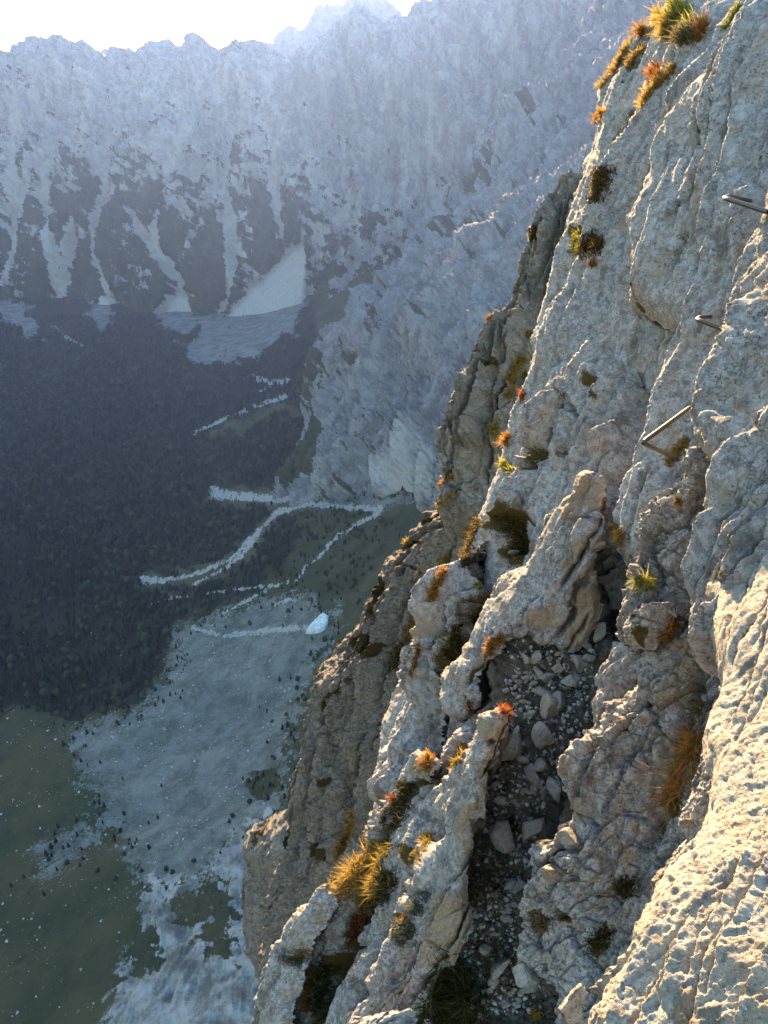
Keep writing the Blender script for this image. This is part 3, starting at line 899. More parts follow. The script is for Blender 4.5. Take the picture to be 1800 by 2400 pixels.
# tan buttress behind the pale slabs
BUT = q('H', (1100, -80), (1000, 0), (970, 60), (940, 120), (850, 220), (690, 350), (692, 500), (650, 560), (635, 640), (625, 760), (590, 880),
        (560, 980), (480, 1060), (430, 1190), (330, 1330), (270, 1440), (210, 1490), (150, 1600), (90, 1700), (30, 1830), (-20, 1920)) + \
      q('A', (290, 630), (285, 760), (300, 1000), (285, 1200), (320, 1400)) + q('Z', (1180, 1300), (1320, 900), (1420, 500), (1450, 350))
butt = sheet('rock_buttress', BUT, [(1150, 800, 22)], M_rock_butt, nrm=(-0.5, -0.7, 0.5), faults=30, famp=0.5, frange=45, step=2.2, R=1.3, T=1.3, back=9,
      axis=(0.28, -0.96), S=1.0, big=(4, 0.4), rib=(0.6, 0.13, 4.5), blk=(1.1, 0.17, 1.8), fine=(0.25, 0.045), edge=(22, 6), warp=1.0, tan=0.25, moss=0.10,
      moss_polys=[q('H', (700, 350), (780, 380), (880, 450), (960, 550), (890, 640), (820, 560), (720, 460)), q('H', (660, 540), (740, 540), (720, 600)),
                  q('H', (440, 1180), (540, 1130), (540, 1250), (480, 1320)), q('A', (480, 600), (560, 600), (560, 700), (480, 720)), q('A', (640, 460), (690, 440), (680, 560)),
                  q('A', (400, 1060), (560, 960), (560, 1030), (380, 1140))],
      moss_lines=[(q('H', (940, 120), (690, 350)), 5), (q('H', (590, 880), (660, 930)), 5), (q('A', (900, 250), (950, 220)), 6)],
      grooves=[(q('H', (770, 700), (810, 850), (850, 930), (840, 1050), (760, 980)), 4, 0.22), (q('H', (630, 740), (700, 800), (700, 880)), 4, 0.2),
               (q('A', (680, 210), (720, 280), (790, 350)), 4, 0.2), (q('A', (740, 560), (650, 720), (600, 850)), 4, 0.2)])
tag(butt, kind='structure')

# pale cliff face: everything nearer grows out of it
FACE = q('T', (740, -150), (620, -40), (560, 40), (520, 140), (420, 230), (330, 310), (240, 430), (160, 540), (90, 640), (40, 720), (0, 960), (0, 1060), (-40, 1180), (-120, 1290), (-120, 1400)) + \
       q('H', (1040, 0), (960, 270), (880, 560), (830, 900), (770, 1150), (730, 1400)) + \
       q('A', (1095, 100), (930, 480), (870, 620), (800, 740), (740, 900), (700, 1050), (650, 1260), (600, 1450), (500, 1600), (420, 1720), (330, 1870)) + \
       q('C', (720, 120), (640, 230), (540, 380), (430, 580), (360, 720), (300, 960), (250, 1080), (180, 1260), (150, 1430), (120, 1650), (95, 1900)) + \
       q('E', (925, 450), (900, 600), (840, 760), (760, 900)) + q('Z', (760, 2150), (800, 2500), (1990, 2500), (1990, -60))
CFD = [(1300, 800, 8.0)]
face = sheet('cliff_face', FACE, CFD, M_rock, nrm=(-0.88, -0.15, 0.45), faults=52, famp=0.16, frange=60, step=4.0, R=0.35, T=0.30, back=3.0, axis=(0.37, -0.93),
      big=(1.6, 0.09), rib=(0.16, 0.028, 9.0), blk=(0.5, 0.03, 6.0), fine=(0.07, 0.007), edge=(30, 6), warp=0.3,
      moss_polys=[q('T', (300, 1190), (480, 1010), (540, 990), (500, 1130), (430, 1350), (370, 1540), (280, 1740), (90, 1840), (110, 1500), (150, 1440), (260, 1380)),
                  q('H', (1180, 470), (1400, 460), (1440, 560), (1340, 660), (1170, 670)), q('T', (780, 150), (1000, 130), (1040, 300), (960, 440), (800, 320))],
      grooves=[(q('T', (700, 180), (560, 330), (420, 500), (290, 640), (180, 880), (150, 1030)), 8, 0.16, 0.9),
               (q('T', (540, 1000), (420, 1180), (350, 1400), (260, 1600), (180, 1800)), 22, 0.20, 0.95),
               (q('T', (640, 330), (520, 530), (400, 720)), 5, 0.15, 0.9),
               (q('H', (1130, 760), (1080, 960), (1020, 1080)), 5, 0.15), (q('H', (1180, 1000), (1130, 1100)), 6, 0.12, 0.8),
               (q('C', (810, 120), (650, 370), (540, 560), (480, 720), (400, 900), (350, 1090), (290, 1200)), 8, 0.30, 0.9)],
      tan_polys=[])
tag(face, kind='structure')

def thing(o, label, cat='rock', group=None):
    return tag(o, label, cat, group)

# slab between the grass crack and the mossy gash
thing(sheet('rock_slab', q('A', (780, 1340), (640, 1650), (540, 1820), (450, 1991)) + q('C', (720, 330), (640, 500), (590, 690), (500, 830), (440, 950), (350, 1140),
      (270, 1300), (210, 1480), (170, 1700), (190, 1991), (600, 1991), (700, 1500), (860, 1000), (960, 700), (1040, 300), (1000, 60)),
      [(950, 1600, 7.2)], M_rock, nrm=(-0.85, -0.25, 0.46), faults=34, famp=0.11, frange=34, facets=[((955, 1500), (880, 1720), (-0.62, 0.25, 0.74))], step=2.2, R=0.22, T=0.22, back=1.0, axis=(0.36, -0.93),
      big=(1.1, 0.05), rib=(0.13, 0.022, 10.0), blk=(0.4, 0.025, 6.0), fine=(0.05, 0.006), edge=(26, 5),
      grooves=[(q('C', (600, 700), (560, 850), (530, 1000), (480, 1250), (430, 1400)), 5, 0.16, 0.6), (q('C', (740, 930), (640, 960), (660, 1010)), 4, 0.08),
               (q('C', (700, 1240), (640, 1330), (620, 1480)), 4, 0.10)],
      tan_polys=[q('C', (720, 590), (780, 550), (860, 580), (860, 690), (780, 720), (720, 680))]),
      'pale streaked slab with two grass-filled cracks next to the brown spur', 'rock slab')

# large slab right of the gash
thing(sheet('rock_slab', q('H', (1260, 960), (1180, 1080), (1100, 1240), (1020, 1340)) + q('A', (1190, 160), (1140, 380), (1050, 560), (990, 760), (940, 880), (850, 960), (800, 1150),
      (800, 1340), (765, 1500), (705, 1720), (650, 1991)) + q('C', (1000, 250), (960, 450), (920, 650), (880, 800), (800, 960), (770, 1090), (700, 1240), (640, 1500), (620, 1700)) +
      q('Z', (1120, 1900), (1250, 1600), (1500, 1400), (1560, 1100), (1480, 800), (1430, 600)),
      [(1200, 1100, 7.2)], M_rock, nrm=(-0.84, -0.28, 0.46), sinks=[(1392, 700, 90, 1.3), (1380, 660, 60, 0.8)], faults=44, famp=0.12, frange=45, step=2.6, R=0.25, T=0.25, back=1.2, axis=(0.36, -0.93),
      big=(1.2, 0.07), rib=(0.14, 0.022, 8.0), blk=(0.38, 0.03, 5.0), fine=(0.06, 0.008), pit=(0.16, 0.03, 0.72), edge=(26, 5),
      grooves=[(q('A', (1540, 680), (1520, 800), (1530, 980)), 5, 0.12), (q('A', (1440, 430), (1560, 620), (1500, 800), (1400, 900)), 9, 0.14, 0.6),
               (q('A', (1100, 880), (1230, 870), (1150, 1000), (1030, 1090)), 10, 0.22, 0.8), (q('A', (1010, 1350), (1090, 1500), (1060, 1680)), 26, 0.30, 1.0),
               (q('C', (1100, 150), (1060, 300), (1000, 480)), 6, 0.10, 0.5)],
      tan_polys=[q('C', (790, 1100), (960, 960), (1000, 1130), (920, 1290), (800, 1250))],
      moss_polys=[q('A', (870, 1320), (1000, 1290), (1140, 1350), (1120, 1620), (1040, 1740), (930, 1700), (1000, 1560), (880, 1480)),
                  q('H', (1310, 1600), (1420, 1590), (1410, 1800), (1330, 1780))],
      moss_lines=[(q('C', (1030, -10), (960, 250), (890, 550), (860, 780), (800, 900), (750, 1080)), 10)]),
      'broad pale cliff slab beside the deep mossy gash', 'rock slab')

# main wall carrying the iron rungs
thing(sheet('rock_wall', q('T', (1290, -160), (1280, 0), (1180, 180), (1100, 300), (990, 480), (910, 560), (780, 760), (600, 985), (540, 1130), (480, 1350), (410, 1540), (330, 1740)) +
      q('H', (1440, 130), (1390, 280), (1430, 500), (1420, 700), (1390, 850), (1370, 1000)) +
      q('X', (1180, 100), (1150, 270), (1120, 420), (1075, 560), (1045, 680), (980, 800), (930, 880), (900, 960)) + q('Z', (1450, 1350), (1700, 1500), (1990, 1400), (1990, -160)),
      [(1550, 700, 4.9)], M_rock, nrm=(-0.86, -0.20, 0.46), faults=44, famp=0.07, frange=60, step=2.8, R=0.22, T=0.25, back=1.2, axis=(0.30, -0.95),
      big=(1.0, 0.05), rib=(0.15, 0.018, 8.0), blk=(0.45, 0.03, 4.0), fine=(0.05, 0.006), pit=(0.12, 0.015, 0.75), edge=(24, 5),
      grooves=[(q('T', (1250, 240), (1130, 700), (1110, 1050), (1110, 1800)), 5, 0.05), (q('T', (1360, 60), (1330, 180), (1270, 310)), 6, 0.10, 1.0),
               (q('R', (560, 700), (470, 860), (300, 1220)), 8, 0.10, 0.4), (q('R', (230, 1700), (170, 1900), (100, 2150)), 10, 0.10, 0.7),
               (q('X', (1040, 1), (1060, 40)), 9, 0.10, 0.8)],
      moss_polys=[q('H', (1500, 960), (1560, 880), (1610, 900), (1570, 1040), (1510, 1060))]),
      'tall pale grey wall where the iron rungs are set', 'rock wall')

# broken grey rock between the horn and the lowest rung
thing(sheet('rock_mass', q('B', (1100, 60), (950, 180), (870, 350), (770, 400), (680, 530), (650, 610), (590, 660), (540, 740), (545, 870), (600, 960), (520, 1080), (500, 1200), (430, 1480),
      (400, 1650), (560, 1750), (800, 1700), (980, 1400), (1150, 900), (1260, 300)),
      [(1560, 1200, 3.4)], M_rock_close, nrm=(-0.70, -0.45, 0.55), facets=[((1500, 1180), (1590, 1085), (-0.62, 0.25, 0.74))], crack=0.8, step=2.2, R=0.10, T=0.12, back=0.7, axis=(0.5, -0.86),
      big=(0.4, 0.05), rib=(0.08, 0.010, 3.0), blk=(0.17, 0.055, 1.4), fine=(0.04, 0.010), edge=(18, 7),
      grooves=[(q('B', (910, 370), (880, 480), (820, 520)), 7, 0.07, 0.3), (q('B', (700, 900), (730, 1000), (790, 1100), (800, 1230)), 9, 0.08),
               (q('B', (600, 930), (680, 900), (740, 860), (820, 850)), 6, 0.06)]),
      'broken grey rock below the lowest iron rung', 'rock')

# horn
HORN = q('A', (1545, 985), (1500, 1010), (1440, 1130), (1340, 1220), (1240, 1340), (1190, 1470), (1150, 1590), (1060, 1730), (900, 1850)) + \
       q('C', (1230, 180), (1150, 350), (1080, 520), (990, 690), (900, 790), (840, 880), (790, 1010), (765, 1100), (770, 1200), (830, 1290), (960, 1310), (1080, 1200), (1085, 1080),
         (1080, 960), (1130, 830), (1230, 760), (1290, 650), (1450, 640), (1500, 690)) + \
       q('B', (40, 1760), (150, 1770), (260, 1690), (330, 1560), (370, 1400), (330, 1230), (320, 1080), (340, 960), (395, 910), (400, 690), (300, 630), (330, 560), (342, 440), (300, 360), (245, 325))
thing(sheet('rock_horn', HORN, [(1300, 1350, 4.6)], M_rock_close, nrm=(-0.80, -0.36, 0.48), faults=12, famp=0.05, frange=50, facets=[((1372, 1110), (1110, 1560), (-0.62, 0.25, 0.74)), ((1400, 1210), (1320, 1330), (-0.2, -0.85, 0.45))], step=2.0, R=0.06, T=0.07, back=0.9, axis=(0.5, -0.86),
      big=(0.6, 0.035), rib=(0.09, 0.010, 5.0), blk=(0.28, 0.025, 2.5), fine=(0.04, 0.005), pit=(0.06, 0.010, 0.6), edge=(26, 6),
      grooves=[(q('B', (380, 740), (240, 700), (160, 720), (110, 790)), 5, 0.07), (q('B', (395, 905), (280, 950), (200, 1010)), 5, 0.06), (q('B', (300, 1080), (160, 1280), (140, 1480), (20, 1640)), 7, 0.14, 0.4),
               (q('C', (1440, 560), (1330, 570), (1290, 640)), 6, 0.06)],
      tan_polys=[q('B', (170, 400), (300, 370), (340, 450), (325, 560), (290, 640), (230, 640), (150, 730), (70, 760), (60, 660)),
                 q('B', (390, 700), (395, 900), (250, 960), (60, 1100), (120, 900), (300, 850)), q('C', (1430, 430), (1659, 400), (1659, 560), (1450, 540)), q('B', (160, 1300), (300, 1150), (360, 1330), (320, 1560), (200, 1700), (60, 1680), (140, 1480))]),
      'pointed rock horn with sunlit left edge leaning across the cliff', 'rock horn')

# block with a grass tuft on top
thing(sheet('rock_block', q('B', (730, 1235), (620, 1300), (520, 1400), (450, 1540), (470, 1650), (560, 1720), (700, 1710), (820, 1550), (865, 1350), (850, 1290)),
      [(1500, 1420, 3.2)], M_rock_close, nrm=(-0.65, -0.5, 0.57), facets=[((1465, 1425), (1555, 1395), (-0.25, 0.35, 0.9))], step=1.8, R=0.09, T=0.10, back=0.5, axis=(0.5, -0.86), big=(0.3, 0.03),
      rib=None, blk=(0.18, 0.03, 1.2), fine=(0.035, 0.007), edge=(20, 4), tan=0.15,
      moss_polys=[q('B', (560, 1560), (640, 1530), (700, 1600), (640, 1680), (560, 1640))]),
      'square grey rock block with a small tuft on top', 'rock')

# blue-grey slope below the block
thing(sheet('rock_slope', q('B', (520, 1600), (380, 1640), (330, 1760), (250, 1890), (230, 1991)) + q('D', (260, 330), (210, 450), (220, 620), (180, 700), (120, 760), (320, 800), (560, 500), (800, 100), (700, -40)),
      [(1420, 1620, 3.75)], M_rock_close, nrm=(-0.7, -0.35, 0.62), step=2.0, R=0.10, T=0.12, back=0.5, axis=(0.55, -0.83), big=(0.3, 0.03),
      rib=(0.07, 0.012, 3.0), blk=(0.15, 0.02, 2.0), fine=(0.03, 0.006), edge=(16, 4)),
      'smooth blue grey rock slope on the right side of the rubble gully', 'rock')

# gully floor
def soil_mat():
    m, nt, bs = new_mat('gully_soil'); b = NB(nt); co = b.coord(1.0)
    n1 = b.noise(co, 9, 5, 0.65); n2 = b.noise(co, 60, 5, 0.7)
    c = b.mix(b.ramp(n1, 0.4, 0.62), (0.042, 0.032, 0.022), (0.10, 0.08, 0.058))
    c = b.mix(b.ramp(n2, 0.60, 0.68, 0, 0.9), c, (0.30, 0.27, 0.24))
    b.l(c, bs.inputs['Base Color']); bs.inputs['Roughness'].default_value = 0.95
    b.l(b.bump(n2, 0.8, 0.02), bs.inputs['Normal'])
    return m
M_soil = soil_mat()
gully = sheet('gully_floor', q('Z', (1130, 1490), (1250, 1470), (1430, 1460), (1450, 1560), (1400, 1720), (1340, 1800), (1300, 1950), (1280, 2150), (1330, 2500), (930, 2500), (990, 2200), (1060, 2000), (1100, 1800), (1150, 1650)),
      [(1290, 1650, 4.6)], M_soil, nrm=(-0.45, -0.45, 0.77), step=3.0, R=0.05, T=0.02, back=0.6, axis=(0.2, -0.98),
      big=(0.35, 0.05), rib=None, blk=(0.09, 0.016, 1.2), fine=(0.03, 0.012), edge=(16, 5), moss=0.0)
tag(gully, kind='structure')

# long rib with holes: from the gully to the bottom of the picture
RIB = q('C', (1250, 1175), (1170, 1200), (1090, 1260), (1000, 1390), (950, 1560), (870, 1700), (720, 1790), (600, 1900)) + \
      q('E', (1450, 210), (1350, 330), (1260, 450), (1222, 600), (1232, 720), (1290, 800), (1385, 815), (1280, 960), (1180, 1180), (1060, 1440), (950, 1640), (960, 1740), (830, 1860), (770, 1991), (740, 2300)) + \
      q('F', (150, 2300), (160, 1991), (200, 1800), (250, 1600), (400, 1500), (530, 1280), (535, 1190), (500, 1050), (470, 960), (490, 880), (480, 700), (540, 640), (520, 500), (600, 420), (625, 250), (635, 0)) + \
      q('C', (1110, 1700), (1200, 1570), (1290, 1380), (1310, 1190))
thing(sheet('rock_rib', RIB, [(1050, 2000, 4.0)], M_rock_close, nrm=(-0.78, -0.40, 0.48), faults=14, famp=0.04, frange=45, facets=[((1190, 1665), (960, 2110), (-0.62, 0.25, 0.74)), ((1080, 2060), (1060, 2260), (-0.15, -0.8, 0.55))], step=2.0, R=0.06, T=0.08, back=0.8, axis=(0.45, -0.89),
      big=(0.5, 0.035), rib=(0.10, 0.010, 5.0), blk=(0.28, 0.022, 2.5), fine=(0.035, 0.005), pit=(0.055, 0.014, 0.62), edge=(24, 6),
      grooves=[(q('F', (290, 410), (250, 480), (220, 580)), 13, 0.16, 0.5), (q('F', (500, 450), (610, 430)), 14, 0.16), (q('F', (70, 520), (60, 520)), 6, 0.06),
               (q('F', (190, 330), (150, 400)), 6, 0.06), (q('C', (1160, 1430), (1180, 1470)), 7, 0.08), (q('F', (0, 1000), (150, 960), (190, 1010)), 8, 0.10),
               (q('F', (530, 1180), (440, 1330)), 4, 0.05), (q('F', (310, 1410), (330, 1480)), 4, 0.04), (q('E', (1190, 1640), (1280, 1650)), 10, 0.05),
               (q('F', (440, 1050), (460, 1200)), 3, 0.04)],
      tan_polys=[q('F', (200, 1000), (470, 960), (500, 1200), (400, 1500), (180, 1560)), q('F', (470, 250), (600, 280), (500, 430), (480, 640), (400, 560), (390, 400)),
                 q('C', (1110, 1250), (1290, 1370), (1180, 1560), (1130, 1480))],
      moss_polys=[q('E', (1260, 1150), (1380, 1100), (1420, 1280), (1300, 1400), (1230, 1300)), q('E', (1310, 620), (1480, 620), (1480, 760), (1350, 820))]),
      'long sunlit rock rib with dark holes running to the bottom edge', 'rock rib')

# rib to its left, with the golden grass hollow
thing(sheet('rock_rib', q('C', (550, 1500), (400, 1680), (300, 1850), (200, 1991)) + q('E', (1040, 270), (960, 480), (935, 590), (850, 720), (720, 960), (660, 1090), (640, 1230), (560, 1350), (505, 1480), (470, 1600), (465, 1690),
      (400, 1800), (380, 2300), (760, 2300), (1000, 1800), (1250, 1300), (1500, 700), (1500, 100)) + q('C', (760, 1600), (650, 1530)),
      [(850, 2050, 4.9)], M_rock_close, nrm=(-0.80, -0.36, 0.48), facets=[((921, 1824), (779, 2095), (-0.62, 0.25, 0.74))], step=2.2, R=0.06, T=0.08, back=0.8, axis=(0.45, -0.89),
      big=(0.5, 0.05), rib=(0.10, 0.012, 5.0), blk=(0.24, 0.032, 2.2), fine=(0.04, 0.006), edge=(22, 6),
      grooves=[(q('E', (1130, 500), (1000, 700), (960, 900)), 22, 0.16, 0.8), (q('E', (960, 900), (950, 1150), (850, 1400), (700, 1700), (620, 1991)), 24, 0.22, 0.9)],
      moss_polys=[q('E', (1210, 100), (1400, 100), (1500, 60), (1240, 420), (1200, 560), (1120, 480), (1240, 300)), q('E', (650, 1440), (760, 1460), (870, 1430), (800, 1600), (700, 1700), (640, 1991), (560, 1991), (640, 1650)),
                  q('E', (1100, 780), (1260, 780), (1300, 860), (1180, 1020), (1060, 1080))],
      tan_polys=[q('C', (640, 1540), (700, 1560), (640, 1700), (560, 1740), (520, 1680))]),
      'pale rib with the golden grass hollow in its middle', 'rock rib')

# boulder wedged between the ribs
thing(sheet('wedged_boulder', q('C', (850, 1310), (780, 1390), (720, 1500), (680, 1620), (685, 1760), (760, 1740), (850, 1640), (920, 1520), (960, 1400), (930, 1320)),
      [(1030, 1780, 4.75)], M_rock_close, nrm=(-0.75, -0.4, 0.5), step=1.8, R=0.10, T=0.12, back=0.4, axis=(0.4, -0.9), big=(0.3, 0.03), rib=(0.1, 0.012, 2),
      blk=(0.15, 0.015), fine=(0.035, 0.008), edge=(20, 4)), 'blue grey boulder wedged upright between two ribs', 'rock')

# leftmost fin
thing(sheet('rock_fin', q('E', (635, 858), (590, 920), (480, 1050), (400, 1150), (310, 1310), (240, 1450), (175, 1650), (128, 1800), (170, 1900), (150, 1991), (140, 2300), (420, 2300), (400, 1991), (420, 1800),
      (480, 1680), (480, 1600), (520, 1480), (570, 1350), (650, 1230), (745, 1060), (690, 980), (680, 910)),
      [(660, 2250, 4.9)], M_rock_close, nrm=(-0.74, -0.45, 0.48), facets=[((743, 2080), (637, 2230), (-0.62, 0.25, 0.74))], step=2.0, R=0.07, T=0.08, back=0.7, axis=(0.42, -0.9),
      big=(0.4, 0.035), rib=(0.12, 0.010, 5), blk=(0.25, 0.022, 2.2), fine=(0.04, 0.005), edge=(24, 5),
      grooves=[(q('E', (360, 1320), (370, 1480), (340, 1600), (280, 1690)), 4, 0.06), (q('E', (400, 1500), (480, 1440)), 16, 0.12, 0.8), (q('E', (640, 1050), (600, 1230)), 10, 0.06)],
      tan_polys=[q('E', (620, 1040), (690, 1060), (610, 1220), (590, 1180))]),
      'leftmost pale fin of rock with a sunlit tip', 'rock fin')

# small ribs at the lower edge
thing(sheet('rock_rib', q('E', (945, 1400), (860, 1530), (760, 1660), (730, 1780), (690, 1910), (690, 2300), (950, 2300), (960, 1900), (1000, 1700), (1060, 1420)),
      [(840, 2300, 4.5)], M_rock_close, nrm=(-0.75, -0.45, 0.48), facets=[((839, 2237), (782, 2321), (-0.62, 0.25, 0.74))], step=2.0, R=0.06, T=0.07, back=0.5, axis=(0.45, -0.89), big=(0.3, 0.03), rib=(0.09, 0.012, 3),
      blk=(0.18, 0.02), fine=(0.035, 0.008), edge=(20, 4), grooves=[(q('E', (930, 1640), (870, 1730)), 6, 0.06)]),
      'short narrow rib between the dark mossy crack and the long rib', 'rock rib')
thing(sheet('rock', q('E', (950, 1765), (830, 1860), (780, 1940), (760, 2300), (1250, 2300), (1200, 1960), (1020, 1880), (990, 1840)),
      [(880, 2370, 3.6)], M_rock_close, nrm=(-0.7, -0.5, 0.5), facets=[((815, 2385), (880, 2370), (-0.2, 0.4, 0.9))], step=2.0, R=0.12, T=0.15, back=0.5, axis=(0.45, -0.89), big=(0.3, 0.04), rib=(0.09, 0.012, 3),
      blk=(0.16, 0.03), fine=(0.035, 0.008), edge=(20, 5)), 'sunlit rock knob at the bottom edge of the long rib', 'rock')

# right-hand broken rock mass under the big tuft
MASS = q('B', (1260, 1275), (1130, 1290), (1010, 1400), (950, 1560), (870, 1690), (700, 1730), (600, 1790)) + \
       q('D', (560, 170), (520, 250), (430, 370), (330, 460), (300, 630), (200, 690), (90, 775), (20, 850), (-10, 950), (40, 1100), (70, 1240), (60, 1330), (-50, 1500), (-90, 1600)) + \
       q('F', (1000, 560), (940, 640), (905, 740), (920, 950), (930, 1100), (890, 1230), (835, 1340), (800, 1500), (800, 1660), (990, 1650), (1100, 1760), (1100, 2300), (1500, 2300)) + \
       q('Z', (1560, 2200), (1700, 1900), (1760, 1500))
thing(sheet('rock_mass', MASS, [(1450, 1800, 3.3)], M_rock_close, nrm=(-0.72, -0.42, 0.55), faults=14, famp=0.04, frange=45, facets=[((1601, 1518), (1390, 1729), (-0.62, 0.25, 0.74))], crack=0.8, step=2.4, R=0.07, T=0.09, back=0.8, axis=(0.5, -0.87),
      big=(0.4, 0.05), rib=(0.09, 0.008, 3), blk=(0.19, 0.040, 1.4), fine=(0.035, 0.006), pit=(0.05, 0.014, 0.62), edge=(22, 6),
      grooves=[(q('D', (1220, 0), (1150, 180), (1130, 420), (1080, 600), (980, 1000), (880, 1330), (760, 1500), (640, 1700)), 14, 0.10, 0.5),
               (q('F', (1180, 560), (1190, 650), (1300, 640), (1390, 620)), 4, 0.05), (q('F', (960, 680), (1030, 820)), 4, 0.04), (q('F', (1100, 940), (1180, 1100), (1260, 1180)), 8, 0.06, 0.5),
               (q('F', (1230, 900), (1330, 850)), 3, 0.03), (q('F', (1250, 340), (1400, 350)), 6, 0.05), (q('D', (550, 290), (560, 300)), 7, 0.06), (q('D', (340, 1465), (360, 1470)), 6, 0.06),
               (q('D', (440, 380), (480, 420)), 7, 0.05)],
      tan_polys=[q('D', (1030, 0), (1150, 20), (1120, 350), (1100, 560), (880, 520), (880, 420), (900, 260)), q('D', (20, 880), (180, 920), (160, 1080), (60, 1050)),
                 q('D', (380, 1500), (600, 1620), (610, 1760), (560, 1850), (440, 1600)), q('F', (1100, 800), (1280, 780), (1240, 880), (1120, 930)), q('F', (800, 1450), (980, 1500), (990, 1640), (820, 1640))],
      moss_polys=[q('F', (1010, 1110), (1100, 1100), (1130, 1180), (1080, 1330), (1020, 1250)), q('D', (430, 1880), (640, 1860), (620, 2000), (440, 2030)),
                  q('F', (1390, 1380), (1560, 1250), (1480, 1480), (1400, 1520)), q('F', (1180, 1130), (1290, 1180), (1250, 1270)), q('F', (1150, 1450), (1230, 1460), (1220, 1540))]),
      'broken pale rock mass right of the gully with a red grass tuft', 'rock')

# near right wall with sunlit streaks
WALL = q('R', (1640, -160), (1475, 10), (1380, 120), (1290, 300), (1232, 450), (1212, 700), (1112, 1050), (1000, 1600), (960, 1850), (945, 2100)) + \
       q('Z', (1660, 890), (1620, 934), (1603, 968), (1600, 998), (1622, 1040), (1640, 1075)) + q('B', (1210, 310), (1110, 430), (1055, 640), (940, 720), (930, 850), (980, 870), (900, 1000), (890, 1110), (905, 1180), (870, 1320), (880, 1480), (900, 1700)) + \
       q('Z', (1700, 1600), (1990, 1400), (1990, 250))
thing(sheet('rock_wall', WALL, [(1700, 1000, 2.75)], M_rock_close, nrm=(-0.84, -0.22, 0.48), faults=30, famp=0.05, frange=60, facets=[((1772, 552), (1705, 766), (-0.62, 0.25, 0.74)), ((1660, 1215), (1590, 1330), (-0.62, 0.25, 0.74))], step=2.5, R=0.10, T=0.12, back=0.8, axis=(0.40, -0.92),
      big=(0.5, 0.04), rib=(0.09, 0.016, 7.0), blk=(0.25, 0.022, 3), fine=(0.035, 0.005), edge=(22, 5),
      grooves=[(q('R', (1300, 1450), (1240, 1700), (1100, 1900), (1000, 2100)), 8, 0.08, 0.3), (q('R', (1475, 280), (1340, 430), (1320, 700)), 6, 0.04)],
      tan_polys=[q('R', (1050, 1950), (1230, 1700), (1200, 1620), (1000, 1900))]),
      'near right wall streaked with warm sunlight beside the rungs', 'rock wall')

# grey step of rock against the sunlit boulder
thing(sheet('rock_step', q('D', (1290, 100), (1220, 80), (1200, 150), (1280, 200), (1250, 330), (1130, 560), (1060, 660), (1045, 830), (1000, 950), (990, 1080), (960, 1180), (900, 1330), (870, 1420), (930, 1530), (850, 1600),
      (760, 1700), (640, 1830), (640, 1900), (660, 1991)) + q('G', (620, 980), (560, 1180), (480, 1320), (370, 1480), (200, 1600), (120, 1700), (330, 1800), (700, 1500), (1300, 600), (1500, 0)) + q('D', (1500, 200)),
      [(1600, 1900, 2.35)], M_rock_close, nrm=(-0.75, -0.3, 0.58), facets=[((1600, 1760), (1570, 1850), (-0.62, 0.25, 0.74))], step=2.0, R=0.08, T=0.10, back=0.6, axis=(0.5, -0.87),
      big=(0.3, 0.035), rib=(0.08, 0.012, 3.0), blk=(0.16, 0.022, 1.6), fine=(0.03, 0.008), edge=(18, 5)),
      'grey rock step along the left foot of the big sunlit boulder', 'rock')

# big sunlit boulder, bottom right
BIG = q('B', (1900, 250), (1659, 560), (1590, 660), (1500, 800), (1400, 980), (1300, 1150), (1250, 1290), (1270, 1400), (1245, 1520), (1262, 1680), (1270, 1900)) + \
      q('D', (1290, 160), (1240, 360), (1180, 500), (1110, 640), (1140, 800), (1200, 900), (1180, 1100), (1130, 1270), (1070, 1400), (960, 1520)) + \
      q('G', (780, 690), (745, 800), (700, 950), (600, 1110), (545, 1240), (530, 1400), (400, 1530), (330, 1650), (220, 1800), (160, 1991), (120, 2300)) + q('Z', (1990, 2500), (1990, 900))
BIG = [(x - 32 if x < 1790 else x, y) for x, y in BIG]
thing(sheet('boulder', BIG, [(1650, 1900, 1.65)], M_boulder, nrm=(-0.57, 0.30, 0.765), faults=22, famp=0.022, frange=90, step=2.6, R=0.08, T=0.09, back=0.9, axis=(0.5, -0.87),
      big=(0.45, 0.035), rib=(0.035, 0.003, 4), blk=(0.10, 0.004, 2.0), fine=(0.016, 0.0026), pit=(0.020, 0.004, 0.62), edge=(20, 5)),
      'large rough boulder in full warm sun at the lower right', 'boulder')

# boulders at the lower edge
thing(sheet('rock', q('F', (1260, 1660), (1220, 1700), (1180, 1780), (1110, 1840), (1090, 1880), (1170, 1960), (1200, 2200), (1340, 2200), (1340, 1900), (1370, 1800), (1330, 1720)),
      [(1310, 2350, 2.3)], M_rock_close, nrm=(-0.55, -0.6, 0.58), facets=[((1330, 2310), (1290, 2370), (-0.62, 0.25, 0.74))], step=1.6, R=0.06, T=0.08, back=0.3, axis=(0.4, -0.9), big=(0.2, 0.02), rib=None,
      blk=(0.14, 0.02), fine=(0.03, 0.005), edge=(20, 3)), 'pointed tan rock leaning on the sunlit boulder at the bottom', 'rock')
thing(sheet('rock', q('F', (970, 1935), (920, 1970), (900, 2200), (1190, 2200), (1160, 1950), (1110, 1905), (1060, 1920), (1030, 1950)),
      [(1250, 2405, 2.1)], M_rock_close, nrm=(-0.3, 0.25, 0.9), step=1.6, R=0.05, T=0.06, back=0.3, axis=(0.4, -0.9), big=(0.2, 0.02), rib=None,
      blk=(0.1, 0.015), fine=(0.03, 0.005), edge=(20, 3)), 'low sunlit rock at the bottom edge in front of the gully', 'rock')

